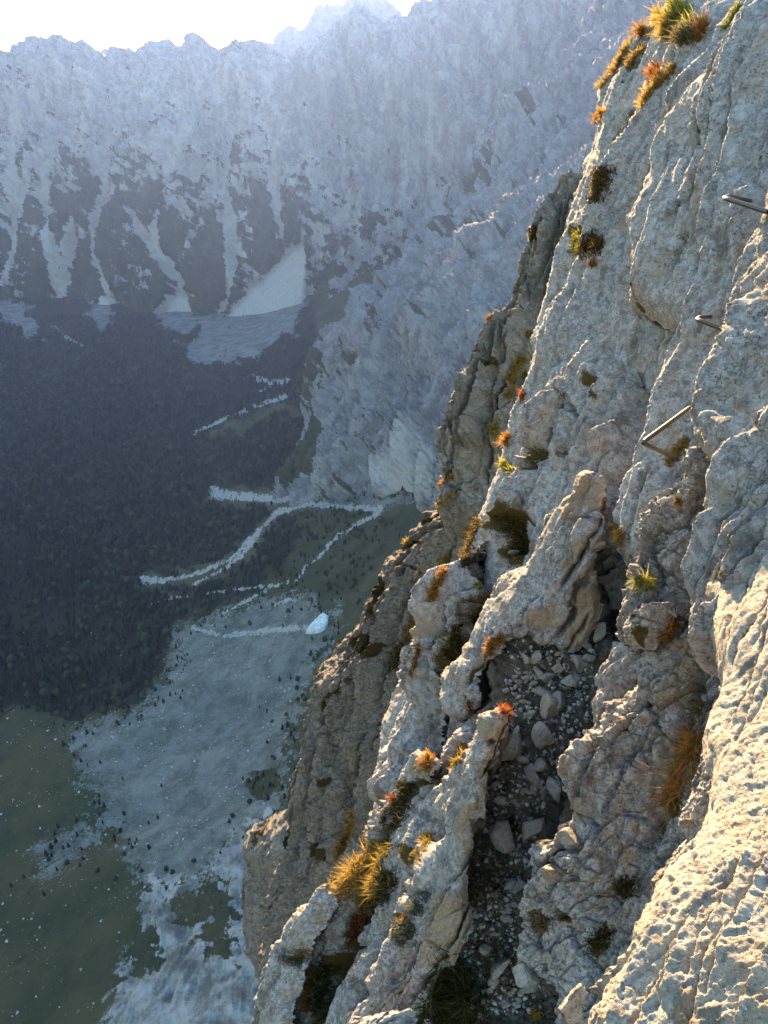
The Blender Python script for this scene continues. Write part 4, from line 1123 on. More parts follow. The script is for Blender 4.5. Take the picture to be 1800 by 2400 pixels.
# ================================================================== THINGS ON THE CLIFF
dg = bpy.context.evaluated_depsgraph_get()
BVH = []
for o in PIECES:
    if o.name.split('.')[0] in ('mountain_wall', 'mountain_buttress', 'distant_peak', 'distant_ridge'): continue
    co_ = np.zeros(len(o.data.vertices) * 3, np.float32); o.data.vertices.foreach_get('co', co_)
    bx, by, bd = project(co_.reshape(-1, 3).astype(float) + np.array(o.location))
    BVH.append((o.name, BVHTree.FromObject(o, dg), Vector(o.location), (bx.min(), bx.max(), by.min(), by.max())))

def hit(x, y, only=None):
    r = Vector(ray(x, y)); r.normalize()
    best = None
    for nm, t, loc, bb in BVH:
        if only and nm != only: continue
        if x < bb[0] or x > bb[1] or y < bb[2] or y > bb[3]: continue
        h = t.ray_cast(-loc, r)
        if h[0] is not None and (best is None or h[3] < best[2]):
            best = (h[0] + loc, h[1], h[3], nm)
    if best is None: return None
    n = best[1]
    if n.dot(r) > 0: n = -n
    return np.array(best[0]), np.array(n), best[2], best[3]

# ------------------------------------------------------------------ iron rungs
def iron_mat():
    m, nt, bs = new_mat('worn_iron'); b = NB(nt)
    co = b.coord(1.0)
    n1 = b.noise(co, 60, 5, 0.65)
    b.l(b.mix(b.ramp(n1, 0.42, 0.66), (0.105, 0.10, 0.10), (0.15, 0.095, 0.06)), bs.inputs['Base Color'])
    bs.inputs['Metallic'].default_value = 0.75
    b.l(b.ramp(n1, 0.3, 0.7, 0.36, 0.62), bs.inputs['Roughness'])
    b.l(b.bump(b.noise(co, 240, 3, 0.6), 0.25, 0.002), bs.inputs['Normal'])
    return m
M_iron = iron_mat()

def rung(pts, r, label):
    P = [np.array(p, float) for p in pts]
    path = [P[0]]
    for i in range(1, len(P) - 1):                       # rounded bends
        a, b_, c = P[i - 1], P[i], P[i + 1]
        ra = min(0.042, 0.45 * np.linalg.norm(a - b_)); rc = min(0.042, 0.45 * np.linalg.norm(c - b_))
        s = b_ + (a - b_) / np.linalg.norm(a - b_) * ra; e = b_ + (c - b_) / np.linalg.norm(c - b_) * rc
        for t in np.linspace(0, 1, 9): path.append((1 - t) ** 2 * s + 2 * t * (1 - t) * b_ + t * t * e)
    path.append(P[-1]); path = np.array(path)
    K = 14; V = []; up = np.array([0.31, 0.2, 0.93])
    for i, p in enumerate(path):
        tn = path[min(i + 1, len(path) - 1)] - path[max(i - 1, 0)]; tn /= np.linalg.norm(tn)
        u = np.cross(tn, up); u /= np.linalg.norm(u); v = np.cross(tn, u)
        for k in range(K):
            a = 2 * math.pi * k / K
            V.append(p + r * (math.cos(a) * u + math.sin(a) * v))
    F = []
    for i in range(len(path) - 1):
        for k in range(K):
            j = (k + 1) % K
            F.append((i * K + k, i * K + j, (i + 1) * K + j, (i + 1) * K + k))
    V = np.array(V); org = V.mean(0); org[2] = V[:, 2].min()
    return tag(make_mesh('iron_rung', V, F, M_iron, None, True, org), label, 'rung', 'iron rungs up the wall')

# lowest rung: the front bar runs away behind the streaked wall, the near leg goes into the rock under the tuft
hp = hit(1590, 1078); a = hp[0] + 0.05 * np.array(ray(1590, 1078)) ; b_ = at(1506, 1037, 3.02); c = at(1622, 952, 3.32); e = at(1720, 985, 3.22)
rung([a, b_, c, e], 0.0098, 'lowest iron rung, bent like a hook above the golden tuft')
a = at(1735, 786, 3.55); b_ = at(1634, 749, 3.70); c = at(1647, 741, 4.02); e = at(1735, 755, 4.0); h2 = hit(1674, 745)
far2 = at(1690, 741, 4.75)
rung([a, b_, at(1640, 743, 3.98), far2], 0.0105, 'middle iron rung standing out of the pale wall')
rung([at(1800, 497, 3.25), at(1698, 464, 3.45), at(1708, 459, 3.75), at(1790, 478, 4.5)], 0.0105, 'topmost iron rung at the right edge of the picture')

# ------------------------------------------------------------------ loose stones
def stone_mesh(w, h_, dp, seed):
    rs = np.random.default_rng(seed)
    t = (1 + 5 ** 0.5) / 2
    V = np.array([(-1, t, 0), (1, t, 0), (-1, -t, 0), (1, -t, 0), (0, -1, t), (0, 1, t), (0, -1, -t), (0, 1, -t), (t, 0, -1), (t, 0, 1), (-t, 0, -1), (-t, 0, 1)], float)
    F = [(0, 11, 5), (0, 5, 1), (0, 1, 7), (0, 7, 10), (0, 10, 11), (1, 5, 9), (5, 11, 4), (11, 10, 2), (10, 7, 6), (7, 1, 8), (3, 9, 4), (3, 4, 2), (3, 2, 6), (3, 6, 8), (3, 8, 9), (4, 9, 5), (2, 4, 11), (6, 2, 10), (8, 6, 7), (9, 8, 1)]
    V = [v / np.linalg.norm(v) for v in V]
    for _ in range(2):
        cache = {}; NF = []
        def midp(i, j):
            k = (min(i, j), max(i, j))
            if k not in cache:
                m = V[i] + V[j]; V.append(m / np.linalg.norm(m)); cache[k] = len(V) - 1
            return cache[k]
        for a_, b__, c_ in F:
            x, y, z = midp(a_, b__), midp(b__, c_), midp(c_, a_)
            NF += [(a_, x, z), (b__, y, x), (c_, z, y), (x, y, z)]
        F = NF
    V = np.array(V)
    for _ in range(rs.integers(8, 12)):                   # flat breaks
        n_ = rs.normal(size=3); n_ /= np.linalg.norm(n_)
        cut = rs.uniform(0.28, 0.66)
        s = V @ n_
        V = V - np.maximum(s - cut, 0)[:, None] * n_
    V = V + 0.03 * fbm(V * 2.4 + seed * 3.3, 2)[:, None] * V
    V = V / np.abs(V).max(0)
    return V * np.array([w, h_, dp]) / 2, np.array(F)

def stone(x, y, wpx, hpx, label, rot=None, group=None, seed=None, lift=0.42, tanv=0.2, name='stone', only=None):
    h = hit(x, y, only)
    if h is None: return None
    p, n, dist, nm = h
    k = float(p @ FWD) / F0
    w, hh = wpx * k * 1.15, hpx * k * 1.15
    seed = seed if seed is not None else int(x * 13 + y * 7)
    V, F = stone_mesh(w, hh, 0.75 * min(w, hh) + 0.15 * max(w, hh), seed)
    a = rot if rot is not None else random.uniform(-0.6, 0.6)
    ca, sa = math.cos(a), math.sin(a)
    R = np.stack([ca * RIGHT + sa * UP, -sa * RIGHT + ca * UP, -FWD])
    Vw = V @ R + p + n * lift * min(w, hh)
    org = Vw.mean(0); org[2] = Vw[:, 2].min()
    at_ = {'tan': np.full(len(V), tanv * random.uniform(0.3, 1.8)), 'moss': np.full(len(V), 0.0)}
    o = make_mesh(name, Vw, F, M_stone, at_, False, org)
    return tag(o, label, 'stone', group)

def qs(c, x, y): return q(c, (x, y))[0]
kq = 1 / 4.1475; kf = 1 / 3.318
BIGST = [('Q', 1010, 420, 290, 200, -0.5, 'broad flat grey stone at the upper right of the rubble gully'),
         ('Q', 970, 830, 230, 210, 0.6, 'dark grey stone at the right side of the rubble gully'),
         ('Q', 820, 940, 210, 260, -0.4, 'long tan grey stone in the middle of the rubble gully'),
         ('Q', 480, 1150, 260, 300, 0.1, 'large triangular tan stone at the foot of the rubble'),
         ('Q', 710, 1220, 220, 240, 0.2, 'pale blue stone with a rusty spot beside the triangular one'),
         ('Q', 680, 1420, 180, 130, 0.0, 'smooth rounded grey stone below the pale blue one'),
         ('Q', 1000, 625, 230, 120, 0.15, 'flat grey stone under the broad one in the gully'),
         ('Q', 670, 520, 70, 190, 0.6, 'narrow slanting stone in the upper rubble'),
         ('Q', 650, 375, 120, 130, 0.3, 'grey stone in the shade under the horn'),
         ('Q', 770, 615, 165, 85, 0.1, 'flat pale stone below the slanting narrow one'),
         ('Q', 480, 772, 170, 65, 0.15, 'long thin stone on the left of the rubble'),
         ('Q', 720, 790, 190, 110, -0.3, 'grey stone touching the long tan grey one'),
         ('Q', 580, 1570, 150, 250, 0.4, 'upright grey slab stone below the rubble'),
         ('Q', 1250, 150, 110, 190, -0.2, 'upright grey stone at the top right of the gully'),
         ('Q', 1180, 340, 130, 110, 0.3, 'grey stone beside the small rust red cushion'),
         ('F', 725, 530, 190, 280, 0.2, 'tan boulder with a sunlit top in the lower gully'),
         ('F', 845, 545, 60, 130, -0.2, 'narrow stone wedged right of the tan boulder'),
         ('F', 985, 420, 210, 260, -0.5, 'brownish grey rock at the right of the lower gully'),
         ('F', 1170, 170, 110, 170, 0.1, 'grey rounded rock on the edge of the broken mass'),
         ('F', 605, 1390, 90, 150, 0.5, 'white elongated stone in the lower gully soil'),
         ('F', 720, 1540, 110, 190, -0.5, 'slanting grey stone above the dark green tussock'),
         ('F', 900, 1570, 190, 190, 0.1, 'large grey angular stone below the broken mass'),
         ('F', 1170, 1370, 120, 130, 0.2, 'pale stone on the broken mass near the bottom'),
         ('F', 1120, 1480, 80, 90, -0.4, 'small white stone under the pale one near the bottom'),
         ('F', 1010, 1720, 190, 90, 0.4, 'low flat rock at the bottom of the gully'),
         ('F', 790, 920, 100, 100, 0.0, 'round pale stone in the brown soil of the lower gully'),
         ('F', 890, 950, 110, 90, 0.3, 'pale stone under the edge of the broken mass'),
         ('F', 740, 240, 100, 60, -0.1, 'flat tan stone in the gravel above the tan boulder'),
         ('F', 1320, 260, 210, 170, 0.1, 'tan block sitting on the broken mass'),
         ('F', 1270, 580, 210, 170, 0.0, 'square grey block with a dark gap under it'),
         ('B', 420, 1030, 150, 130, 0.5, 'tan stone in the crack right of the horn'),
         ('B', 310, 970, 150, 110, 0.2, 'brown stone tucked under the horn edge'),
         ('B', 400, 1160, 170, 90, 0.1, 'flat grey brown stone in the crack under the horn'),
         ('A', 990, 1640, 95, 40, 0.0, 'pale stone caught in the mossy gash hollow'),
         ('A', 1020, 1250, 170, 110, -0.6, 'pale boulder jammed above the mossy hollow')]
for c, x, y, w, h_, r_, lab in BIGST:
    s_ = 1 / CROPS[c][2]
    X, Y = qs(c, x, y)
    stone(X, Y, w * s_, h_ * s_, lab, r_, None, tanv=0.35 if ('tan' in lab or 'brown' in lab) else 0.1)

CH = [('Q', 790, 385, 80), ('Q', 575, 390, 120), ('Q', 385, 705, 75), ('Q', 500, 612, 65), ('Q', 545, 555, 100), ('Q', 640, 625, 85), ('Q', 830, 505, 110), ('Q', 1095, 262, 110), ('Q', 635, 925, 85), ('Q', 560, 935, 70),
      ('Q', 750, 1045, 120), ('Q', 385, 1325, 90), ('Q', 520, 1395, 130), ('Q', 850, 1620, 130), ('Q', 450, 545, 50), ('Q', 580, 700, 60), ('Q', 640, 690, 55), ('Q', 700, 690, 60), ('Q', 520, 830, 70), ('Q', 590, 830, 60),
      ('Q', 450, 680, 50), ('Q', 430, 735, 60), ('Q', 790, 760, 45), ('Q', 900, 560, 50), ('Q', 1130, 600, 55), ('Q', 1135, 660, 50), ('Q', 1060, 760, 80), ('Q', 940, 690, 60), ('Q', 660, 985, 45), ('Q', 720, 1330, 50),
      ('Q', 790, 1400, 60), ('Q', 620, 1640, 60), ('Q', 260, 1620, 70), ('Q', 700, 330, 60), ('Q', 520, 330, 60), ('Q', 860, 350, 60), ('Q', 620, 560, 40), ('Q', 560, 620, 40), ('Q', 470, 640, 38), ('Q', 680, 590, 40),
      ('Q', 540, 520, 45), ('Q', 460, 830, 55), ('Q', 490, 900, 50), ('Q', 590, 880, 45), ('Q', 900, 480, 60), ('Q', 980, 530, 50), ('Q', 420, 600, 45), ('Q', 390, 640, 40),
      ('F', 550, 1110, 60), ('F', 665, 1150, 45), ('F', 760, 1090, 80), ('F', 785, 1200, 110), ('F', 665, 1345, 60), ('F', 580, 1630, 50), ('F', 700, 1680, 95), ('F', 920, 1700, 120), ('F', 640, 1720, 60), ('F', 760, 1830, 90),
      ('F', 630, 1810, 50), ('F', 840, 1720, 60), ('F', 870, 1830, 60), ('F', 710, 130, 60), ('F', 790, 270, 45), ('F', 850, 250, 50), ('F', 700, 310, 45), ('F', 930, 180, 70), ('F', 1060, 170, 80), ('F', 1020, 200, 60),
      ('F', 880, 300, 50), ('F', 700, 1000, 50), ('F', 660, 1070, 45), ('F', 860, 1080, 60), ('F', 820, 1180, 50), ('F', 690, 1280, 45)]
for c, x, y, w in CH:
    s_ = 1 / CROPS[c][2]
    X, Y = qs(c, x, y)
    size = 'small' if w < 55 else ('middling' if w < 90 else 'larger')
    where = ('upper' if Y < 1640 else 'middle' if Y < 1880 else 'lower') + (' left' if X < 1235 - 0.1 * (Y - 1500) else ' right')
    stone(X, Y, w * s_ * random.uniform(0.9, 1.2), w * s_ * random.uniform(0.6, 1.0), size + ' loose grey stone in the ' + where + ' part of the rubble gully', None, 'loose stones in the gully', lift=0.38)

# gravel between the stones: too fine to count
def gravel():
    Vs, Fs, Cs = [], [], []
    reg = q('Z', (1180, 1510), (1260, 1490), (1400, 1500), (1400, 1620), (1350, 1760), (1290, 1850), (1270, 1960), (1250, 2200), (1290, 2380), (1060, 2380), (1100, 2150), (1130, 1950), (1150, 1800), (1180, 1650))
    R_ = np.array(reg); n = 0
    base = np.array([(1, 0, 0), (-.5, .87, 0), (-.5, -.87, 0), (.4, .3, .7), (-.5, .1, .6), (.1, -.5, .65)])
    fs = np.array([(0, 1, 3), (1, 4, 3), (1, 2, 4), (2, 5, 4), (2, 0, 5), (0, 3, 5), (3, 4, 5), (0, 2, 1)])
    while n < 1800:
        x = random.uniform(R_[:, 0].min(), R_[:, 0].max()); y = random.uniform(R_[:, 1].min(), R_[:, 1].max())
        if poly_sd(np.array([x]), np.array([y]), reg)[0] < 0: continue
        n += 1
        h = hit(x, y, 'gully_floor')
        if h is None: continue
        s = 0.004 + 0.022 * random.random() ** 2.5
        nn = h[1]; u = np.cross(nn, np.array([random.uniform(-1, 1), 0.5, random.uniform(-1, 1)])); u /= np.linalg.norm(u); v = np.cross(nn, u)
        B = base * np.random.default_rng(n).uniform(0.6, 1.3, (6, 3)) * s
        Vs.append(h[0] + B[:, :1] * u + B[:, 1:2] * v + B[:, 2:] * nn); Fs.append(fs + 6 * len(Fs))
        Cs.append(np.repeat(np.array([[0.33, 0.31, 0.285]]) * random.uniform(0.45, 1.25), 6, 0))
    o = make_mesh('gravel', np.concatenate(Vs), np.concatenate(Fs), leaf_mat('gravel_stone'), {'tint': np.concatenate(Cs)}, False)
    tag(o, 'fine grey gravel and chips between the stones of the gully', 'gravel', kind='stuff')
gravel()

# ------------------------------------------------------------------ grass and cushions
M_grass = leaf_mat('grass_blade', 0.45, 0.6)
PAL = {'gold': [(0.52, 0.32, 0.07), (0.44, 0.24, 0.05), (0.36, 0.26, 0.08), (0.22, 0.19, 0.05)],
       'orange': [(0.52, 0.22, 0.045), (0.46, 0.27, 0.06), (0.30, 0.13, 0.04), (0.20, 0.14, 0.045)],
       'green': [(0.055, 0.062, 0.020), (0.085, 0.085, 0.03), (0.15, 0.125, 0.05), (0.035, 0.042, 0.015)],
       'lime': [(0.36, 0.34, 0.06), (0.24, 0.25, 0.05), (0.44, 0.33, 0.07), (0.14, 0.13, 0.04)],
       'dark': [(0.060, 0.052, 0.022), (0.085, 0.070, 0.03), (0.15, 0.10, 0.035), (0.035, 0.03, 0.014)],
       'moss': [(0.085, 0.060, 0.020), (0.13, 0.085, 0.03), (0.28, 0.17, 0.04), (0.05, 0.036, 0.014)],
       'silver': [(0.17, 0.18, 0.13), (0.12, 0.125, 0.085), (0.24, 0.23, 0.17), (0.07, 0.07, 0.045)],
       'red': [(0.34, 0.085, 0.03), (0.42, 0.14, 0.04), (0.20, 0.07, 0.03), (0.30, 0.17, 0.05)],
       'redgold': [(0.50, 0.17, 0.04), (0.46, 0.26, 0.05), (0.30, 0.24, 0.05), (0.42, 0.20, 0.10)],
       'dry': [(0.22, 0.165, 0.085), (0.14, 0.105, 0.05), (0.30, 0.24, 0.13), (0.08, 0.065, 0.03)]}

def tuft(c, pts, spread, n, length, pal, label, name='grass_tuft', cat='grass tuft', group=None, wid=1.5, lay=0.0, sub=1):
    P = np.array(q(c, *pts)); m = len(P)
    rs = np.random.default_rng(int(P.sum() * 10))
    seg = np.linalg.norm(np.diff(P, axis=0), axis=1) if m > 1 else np.array([1.0])
    cum = np.concatenate([[0], np.cumsum(seg)]) / seg.sum()
    Vs, Fs, Cs = [], [], []; k = 0
    clumps = []
    first = None
    roots = []
    for i in range(n):
        if rs.random() < 0.72 and clumps:
            cx, cy, cd = clumps[rs.integers(len(clumps))]
            x = cx + rs.normal() * spread * 0.22; y = cy + rs.normal() * spread * 0.22
        else:
            t = rs.random()
            x, y = (np.interp(t, cum, P[:, 0]), np.interp(t, cum, P[:, 1])) if m > 1 else P[0]
            x += rs.normal() * spread * 0.6; y += rs.normal() * spread * 0.6
            cd = rs.normal(size=3)
            clumps.append((x, y, cd))
        h = hit(x, y)
        if h is not None: roots.append((h, cd))
    if not roots: return None
    med = np.median([r_[0][2] for r_ in roots])
    roots = [r_ for r_ in roots if abs(r_[0][2] - med) <= 0.16 * med]
    # clumps that stand apart are plants of their own
    R_ = np.array([r_[0][0] for r_ in roots]); kk = med / F0
    link = max(0.75 * length, 0.5 * spread, 5) * kk
    lab_ = -np.ones(len(R_), int); cur = 0
    for i in range(len(R_)):
        if lab_[i] >= 0: continue
        lab_[i] = cur; st = [i]
        while st:
            j = st.pop()
            nb_ = np.nonzero((lab_ < 0) & (((R_ - R_[j]) ** 2).sum(1) < link * link))[0]
            lab_[nb_] = cur; st += list(nb_)
        cur += 1
    groups = [np.nonzero(lab_ == c_)[0] for c_ in range(cur)]
    groups = sorted([g for g in groups if len(g) >= max(8, 0.06 * len(R_))], key=len)[::-1][:4]
    groups = sorted(groups, key=lambda g: project(R_[g].mean(0)[None])[1][0])
    words = {1: [''], 2: [', upper clump', ', lower clump'], 3: [', upper clump', ', middle clump', ', lower clump'],
             4: [', topmost clump', ', second clump down', ', third clump down', ', lowest clump']}
    if not groups: return None
    for gi, g in enumerate(groups):
        Vs, Fs, Cs = [], [], []; k = 0
        for (p, nn, dist, nm), cd in (roots[i] for i in g):
            kk = float(p @ FWD) / F0
            L = length * kk * rs.uniform(0.45, 1.25)
            w = wid * kk * rs.uniform(0.6, 1.2)
            d0 = nn * 0.8 + np.array([-0.25, 0.0, 0.75]) + 0.42 * cd + 0.42 * rs.normal(size=3)
            d0 /= np.linalg.norm(d0)
            bend = np.array([-0.25, -0.15, -0.8]) * rs.uniform(0.1, 1.1) + 0.5 * rs.normal(size=3)
            side = np.cross(d0, rs.normal(size=3)); side /= np.linalg.norm(side)
            col = np.array(PAL[pal][min(3, int(rs.random() ** 1.2 * 4))]) * rs.uniform(0.75, 1.25)
            pts_ = []
            for s in (0, 0.4, 0.75, 1.0):
                q_ = p - nn * 0.01 * L + d0 * L * s + bend * L * 0.45 * s * s
                ww = w * (1 - 0.85 * s) * 0.5
                pts_ += [q_ - side * ww, q_ + side * ww]
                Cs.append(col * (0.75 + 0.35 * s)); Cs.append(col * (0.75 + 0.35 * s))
            Vs.append(np.array(pts_))
            for j in range(3): Fs.append((k + 2 * j, k + 2 * j + 1, k + 2 * j + 3, k + 2 * j + 2))
            k += 8
        V = np.concatenate(Vs); org = V.mean(0); org[2] = V[:, 2].min()
        tag(make_mesh(name, V, np.array(Fs), M_grass, {'tint': np.array(Cs)}, True, org), label + words[len(groups)][gi], cat, group)

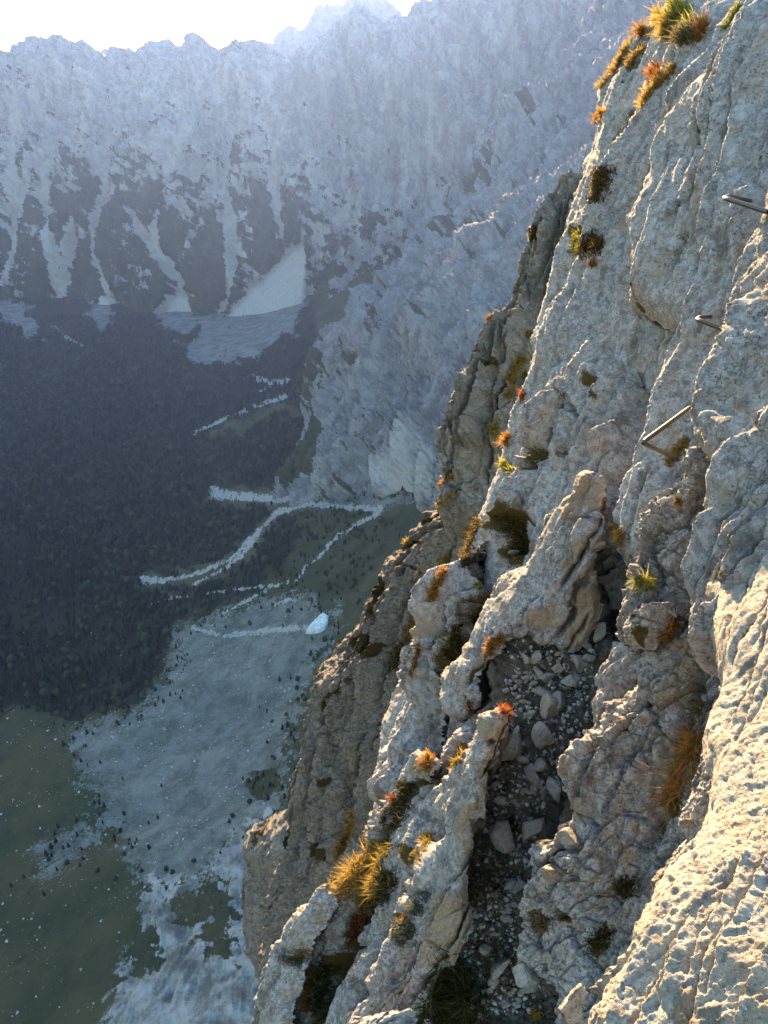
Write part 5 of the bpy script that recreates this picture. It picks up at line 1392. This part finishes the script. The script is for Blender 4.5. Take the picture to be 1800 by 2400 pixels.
TUFTS = [
 ('D', [(1090, 740), (1030, 880), (970, 1030), (925, 1170), (900, 1280)], 16, 560, 66, 'redgold', 'large red and gold grass tuft against the sunlit boulder'),
 ('B', [(1040, 110), (960, 190), (880, 290)], 10, 300, 17, 'gold', 'golden tuft growing right below the lowest iron rung'),
 ('B', [(440, 790), (480, 850), (520, 880)], 14, 320, 18, 'gold', 'golden grass patch at the right foot of the horn'),
 ('B', [(640, 1190), (740, 1230)], 9, 220, 24, 'lime', 'small yellow green tuft on top of the square block'),
 ('B', [(930, 1500), (900, 1590), (830, 1660)], 10, 320, 14, 'redgold', 'reddish cushion on the upper edge of the broken pale mass'),
 ('B', [(960, 580)], 5, 50, 18, 'orange', 'tiny orange tuft on the broken grey rock'),
 ('B', [(1270, 1160)], 10, 26, 34, 'dry', 'few dry stalks sticking out above the sunlit boulder edge'),
 ('C', [(1250, 640), (1180, 700), (1150, 770)], 9, 320, 18, 'orange', 'bright orange tuft at the upper left rim of the rubble gully'),
 ('C', [(1270, 1190), (1300, 1240)], 8, 200, 12, 'red', 'rust brown cushion on the top end of the long rib'),
 ('E', [(1130, 600), (1060, 740), (900, 870), (830, 970)], 24, 800, 32, 'gold', 'big golden grass patch in the hollow of the left rib'),
 ('E', [(1090, 800), (1050, 930), (1000, 1080)], 17, 520, 24, 'gold', 'golden hanging grass just below the big golden patch'),
 ('E', [(970, 1150), (930, 1250), (905, 1340)], 14, 360, 15, 'red', 'rust red cushion plant under the golden grass'),
 ('E', [(1220, 840), (1160, 940), (1110, 1020)], 18, 420, 12, 'dark', 'dark grey green cushion right of the golden grass'),
 ('E', [(1370, 160), (1290, 280), (1210, 450)], 20, 460, 14, 'dark', 'dark mossy cushion in the cleft above the golden grass'),
 ('E', [(1235, 220), (1230, 280)], 6, 110, 12, 'red', 'small red plant beside the dark mossy cushion'),
 ('E', [(910, 330), (890, 520), (840, 600), (800, 680)], 8, 300, 22, 'orange', 'orange grass strip hanging on the outer edge above the fin'),
 ('E', [(610, 1560), (580, 1700), (555, 1880)], 8, 280, 17, 'orange', 'orange grass line in the crack beside the leftmost fin'),
 ('E', [(720, 1520), (680, 1700), (650, 1850)], 17, 420, 22, 'green', 'dark green grass in the crack between fin and narrow rib'),
 ('E', [(1510, 530), (1480, 600)], 6, 130, 22, 'gold', 'small gold tuft in a dark hole of the long rib'),
 ('E', [(1340, 1220), (1290, 1330)], 18, 420, 11, 'silver', 'silvery green cushion low on the long rib'),
 ('E', [(1440, 1080), (1370, 1110)], 14, 260, 10, 'silver', 'silvery cushion just above the other one on the long rib'),
 ('E', [(1330, 1170)], 5, 40, 10, 'red', 'tiny red plant between the two silvery cushions'),
 ('F', [(300, 1640), (420, 1760), (330, 1900), (520, 1930)], 50, 1300, 46, 'green', 'large dark green grass tussock at the bottom edge'),
 ('F', [(760, 740), (690, 800), (600, 1000), (560, 880)], 26, 420, 22, 'dry', 'withered brown grass in the lower gully'),
 ('F', [(560, 1400), (700, 1420), (800, 1650), (650, 1600)], 30, 420, 24, 'dry', 'thin dry grass between the stones above the tussock'),
 ('F', [(620, 620)], 14, 220, 13, 'silver', 'silvery tuft left of the tan boulder in the gully'),
 ('F', [(800, 400), (860, 520)], 12, 220, 12, 'dark', 'dark moss around the tan boulder in the gully'),
 ('F', [(1050, 1160), (1060, 1240)], 16, 260, 14, 'dry', 'olive tuft on the lower part of the broken mass'),
 ('F', [(500, 815)], 4, 40, 9, 'lime', 'tiny yellow plant on the inner edge of the long rib'),
 ('D', [(500, 1920), (590, 1900), (560, 1980)], 16, 320, 15, 'dark', 'dark moss in the crack under the sunlit boulder'),
 ('G', [(330, 1330), (400, 1280), (280, 1420)], 16, 300, 14, 'dark', 'dark moss strip at the foot of the grey rock step'),
 ('D', [(1130, 480), (1110, 560)], 9, 160, 20, 'dry', 'dry grass in the crack above the large red tuft'),
 ('F', [(1010, 1900), (1040, 1930)], 7, 110, 16, 'gold', 'small gold tuft on the low rock at the bottom edge'),
 ('C', [(800, 130), (740, 250), (690, 360)], 7, 380, 14, 'orange', 'upper orange grass strip on the streaked slab'),
 ('C', [(610, 390), (550, 520), (500, 650)], 6, 320, 12, 'gold', 'golden grass line along the outer crack of the streaked slab'),
 ('C', [(470, 720), (430, 810), (400, 880)], 11, 340, 16, 'moss', 'brown mossy tuft at the lower end of the outer crack'),
 ('C', [(600, 690), (590, 780), (540, 950)], 5, 220, 10, 'orange', 'thin orange grass in the inner crack of the streaked slab'),
 ('C', [(1070, 250)], 6, 90, 10, 'lime', 'small yellow green cushion on the slab beside the horn'),
 ('C', [(990, 1130), (1010, 1250)], 6, 150, 8, 'red', 'small reddish plants below the horn foot'),
 ('C', [(950, 1490), (900, 1600), (850, 1650)], 8, 240, 12, 'gold', 'golden tuft under the wedged boulder'),
 ('C', [(700, 1560), (650, 1660)], 10, 240, 20, 'orange', 'orange grass left of the wedged boulder'),
 ('C', [(890, 560), (880, 680), (830, 800)], 8, 300, 11, 'moss', 'brown moss in the lower part of the gash'),
 ('A', [(740, 1380), (690, 1500), (640, 1640), (620, 1760)], 9, 560, 12, 'moss', 'tall mossy strip in the gash, golden on its left edge'),
 ('A', [(715, 1390), (660, 1500), (615, 1640)], 4, 260, 11, 'orange', 'golden fringe along the left edge of the gash'),
 ('A', [(1080, 120), (1020, 220), (990, 330)], 8, 360, 14, 'gold', 'golden tuft at the top of the upper grass crack'),
 ('A', [(1000, 370), (960, 430)], 6, 180, 11, 'gold', 'golden tuft just below the topmost one of the grass crack'),
 ('A', [(1110, 250), (1090, 290)], 5, 120, 9, 'orange', 'small orange tuft right of the upper grass crack'),
 ('A', [(1090, 400), (1070, 450)], 5, 110, 9, 'red', 'small rust tuft right of the upper grass crack, lower one'),
 ('A', [(870, 640), (855, 720)], 7, 220, 12, 'gold', 'golden tuft at the middle of the upper grass crack'),
 ('A', [(960, 740), (940, 800)], 6, 180, 12, 'orange', 'orange tuft on the slab edge below the middle grass tuft'),
 ('A', [(940, 960), (985, 1010)], 8, 180, 14, 'lime', 'yellow green tuft over the dark hollow of the broad slab'),
 ('A', [(930, 1380), (1050, 1480), (1080, 1600), (1000, 1700)], 20, 700, 8, 'moss', 'brown moss lining the hollow of the broad slab'),
 ('T', [(900, 70), (850, 150), (950, 200)], 20, 700, 24, 'lime', 'large yellow green tuft on the ridge at the top'),
 ('T', [(860, 250), (930, 340), (880, 300)], 18, 420, 26, 'dry', 'brown grass hanging under the large top tuft'),
 ('T', [(720, 130), (770, 240), (770, 300)], 9, 320, 26, 'gold', 'golden grass left of the large top tuft'),
 ('T', [(540, 260), (560, 280)], 8, 260, 26, 'orange', 'orange tuft standing out on the upper left skyline'),
 ('T', [(1110, 180), (1080, 260), (1050, 340)], 8, 300, 24, 'orange', 'orange tuft right of the large top tuft'),
 ('T', [(490, 330), (390, 510), (310, 620), (200, 760)], 5, 480, 12, 'gold', 'golden grass fringe along the upper left crack'),
 ('T', [(580, 420), (480, 530), (450, 600)], 5, 200, 11, 'gold', 'short golden fringe in the second crack of the upper slab'),
 ('T', [(850, 570), (760, 680), (640, 780), (560, 930)], 6, 480, 13, 'gold', 'golden grass edge along the upper right crack'),
 ('T', [(700, 600), (680, 660)], 12, 140, 20, 'red', 'reddish thin plant above the upper right crack'),
 ('T', [(1410, 50), (1370, 140), (1300, 260)], 4, 240, 12, 'lime', 'yellow green grass strip in the crack at the top right'),
 ('T', [(240, 950), (160, 1060), (130, 1180), (50, 1270)], 5, 320, 12, 'orange', 'orange grass along the lower left skyline edge'),
 ('T', [(180, 1500), (220, 1600), (150, 1720), (260, 1460)], 18, 620, 9, 'moss', 'brown moss filling the dark cleft of the upper wall'),
 ('H', [(1180, 490), (1165, 600), (1180, 660)], 5, 220, 10, 'lime', 'yellow rim of the moss cushion below the cleft'),
 ('H', [(1260, 540), (1330, 560), (1230, 620)], 18, 480, 12, 'moss', 'dark moss cushion below the cleft'),
 ('H', [(1290, 730)], 5, 90, 10, 'orange', 'tiny orange tuft under the moss cushion'),
 ('H', [(790, 1260), (800, 1300)], 5, 110, 9, 'gold', 'small golden tuft on the edge of the tan buttress'),
 ('S', [(1560, 40), (1400, 142), (1240, 238)], 2.5, 420, 7, 'orange', 'golden grass along the top ledge of the brown spur'),
 ('S', [(1570, 125), (1500, 205), (1400, 262), (1250, 310)], 3, 380, 8, 'gold', 'golden grass on the second ledge of the brown spur'),
 ('S', [(1275, 465), (1170, 500), (1090, 492)], 4, 380, 8, 'gold', 'golden grass on the third ledge of the brown spur'),
 ('S', [(985, 640), (925, 725), (880, 790)], 2.5, 200, 6, 'orange', 'small golden fringe on the outer edge of the spur'),
 ('S', [(850, 950), (790, 1015), (690, 1112), (600, 1225)], 3, 520, 8, 'orange', 'long golden fringe on the middle crest of the brown spur'),
 ('S', [(1540, 540), (1450, 650)], 4, 260, 9, 'gold', 'golden grass between the spur and the streaked slab'),
 ('S', [(1340, 670)], 3, 50, 6, 'orange', 'tiny golden tuft on the face of the brown spur'),
 ('H', [(935, 135), (850, 225), (720, 340)], 2.5, 240, 6, 'red', 'reddish fringe on the highest edge of the tan buttress'),
 ('H', [(665, 548), (740, 545)], 3, 140, 6, 'red', 'reddish tuft on the second edge of the tan buttress'),
 ('H', [(540, 1000), (480, 1070), (500, 1130), (435, 1190)], 3, 260, 7, 'orange', 'golden fringe halfway down the tan buttress'),
 ('H', [(320, 1400), (240, 1470)], 3, 140, 6, 'gold', 'golden fringe on the lower edge of the tan buttress')]
for tdef in TUFTS:
    c, pts, sp, n, ln, pal, lab = tdef
    tuft(c, pts, sp, int(n * 1.8), ln * (1.12 if ln > 14 else 1.45), pal, lab, wid=2.8 if ln > 10 else 2.4, group='grass tufts and cushions on the cliff')

# ------------------------------------------------------------------ haze: the air of the valley
def build_haze():
    x0, x1, y0, y1, z0, z1 = -3600, 3600, -60, 4700, -640, 470
    V = [(x, y, z) for z in (z0, z1) for y in (y0, y1) for x in (x0, x1)]
    F = [f[::-1] for f in ((0, 1, 3, 2), (4, 6, 7, 5), (0, 4, 5, 1), (2, 3, 7, 6), (0, 2, 6, 4), (1, 5, 7, 3))]
    m = bpy.data.materials.new('haze'); m.use_nodes = True
    nt = m.node_tree; nt.nodes.remove(nt.nodes['Principled BSDF'])
    pv = nt.nodes.new('ShaderNodeVolumePrincipled')
    pv.inputs['Color'].default_value = (0.26, 0.41, 1.0, 1)
    pv.inputs['Density'].default_value = 0.000034
    pv.inputs['Anisotropy'].default_value = 0.6
    nt.links.new(pv.outputs[0], nt.nodes['Material Output'].inputs['Volume'])
    o = make_mesh('haze', V, F, m, None, False)
    tag(o, 'thin blue morning haze hanging in the valley', 'haze', kind='stuff')
    o.visible_shadow = True
    return o
build_haze()
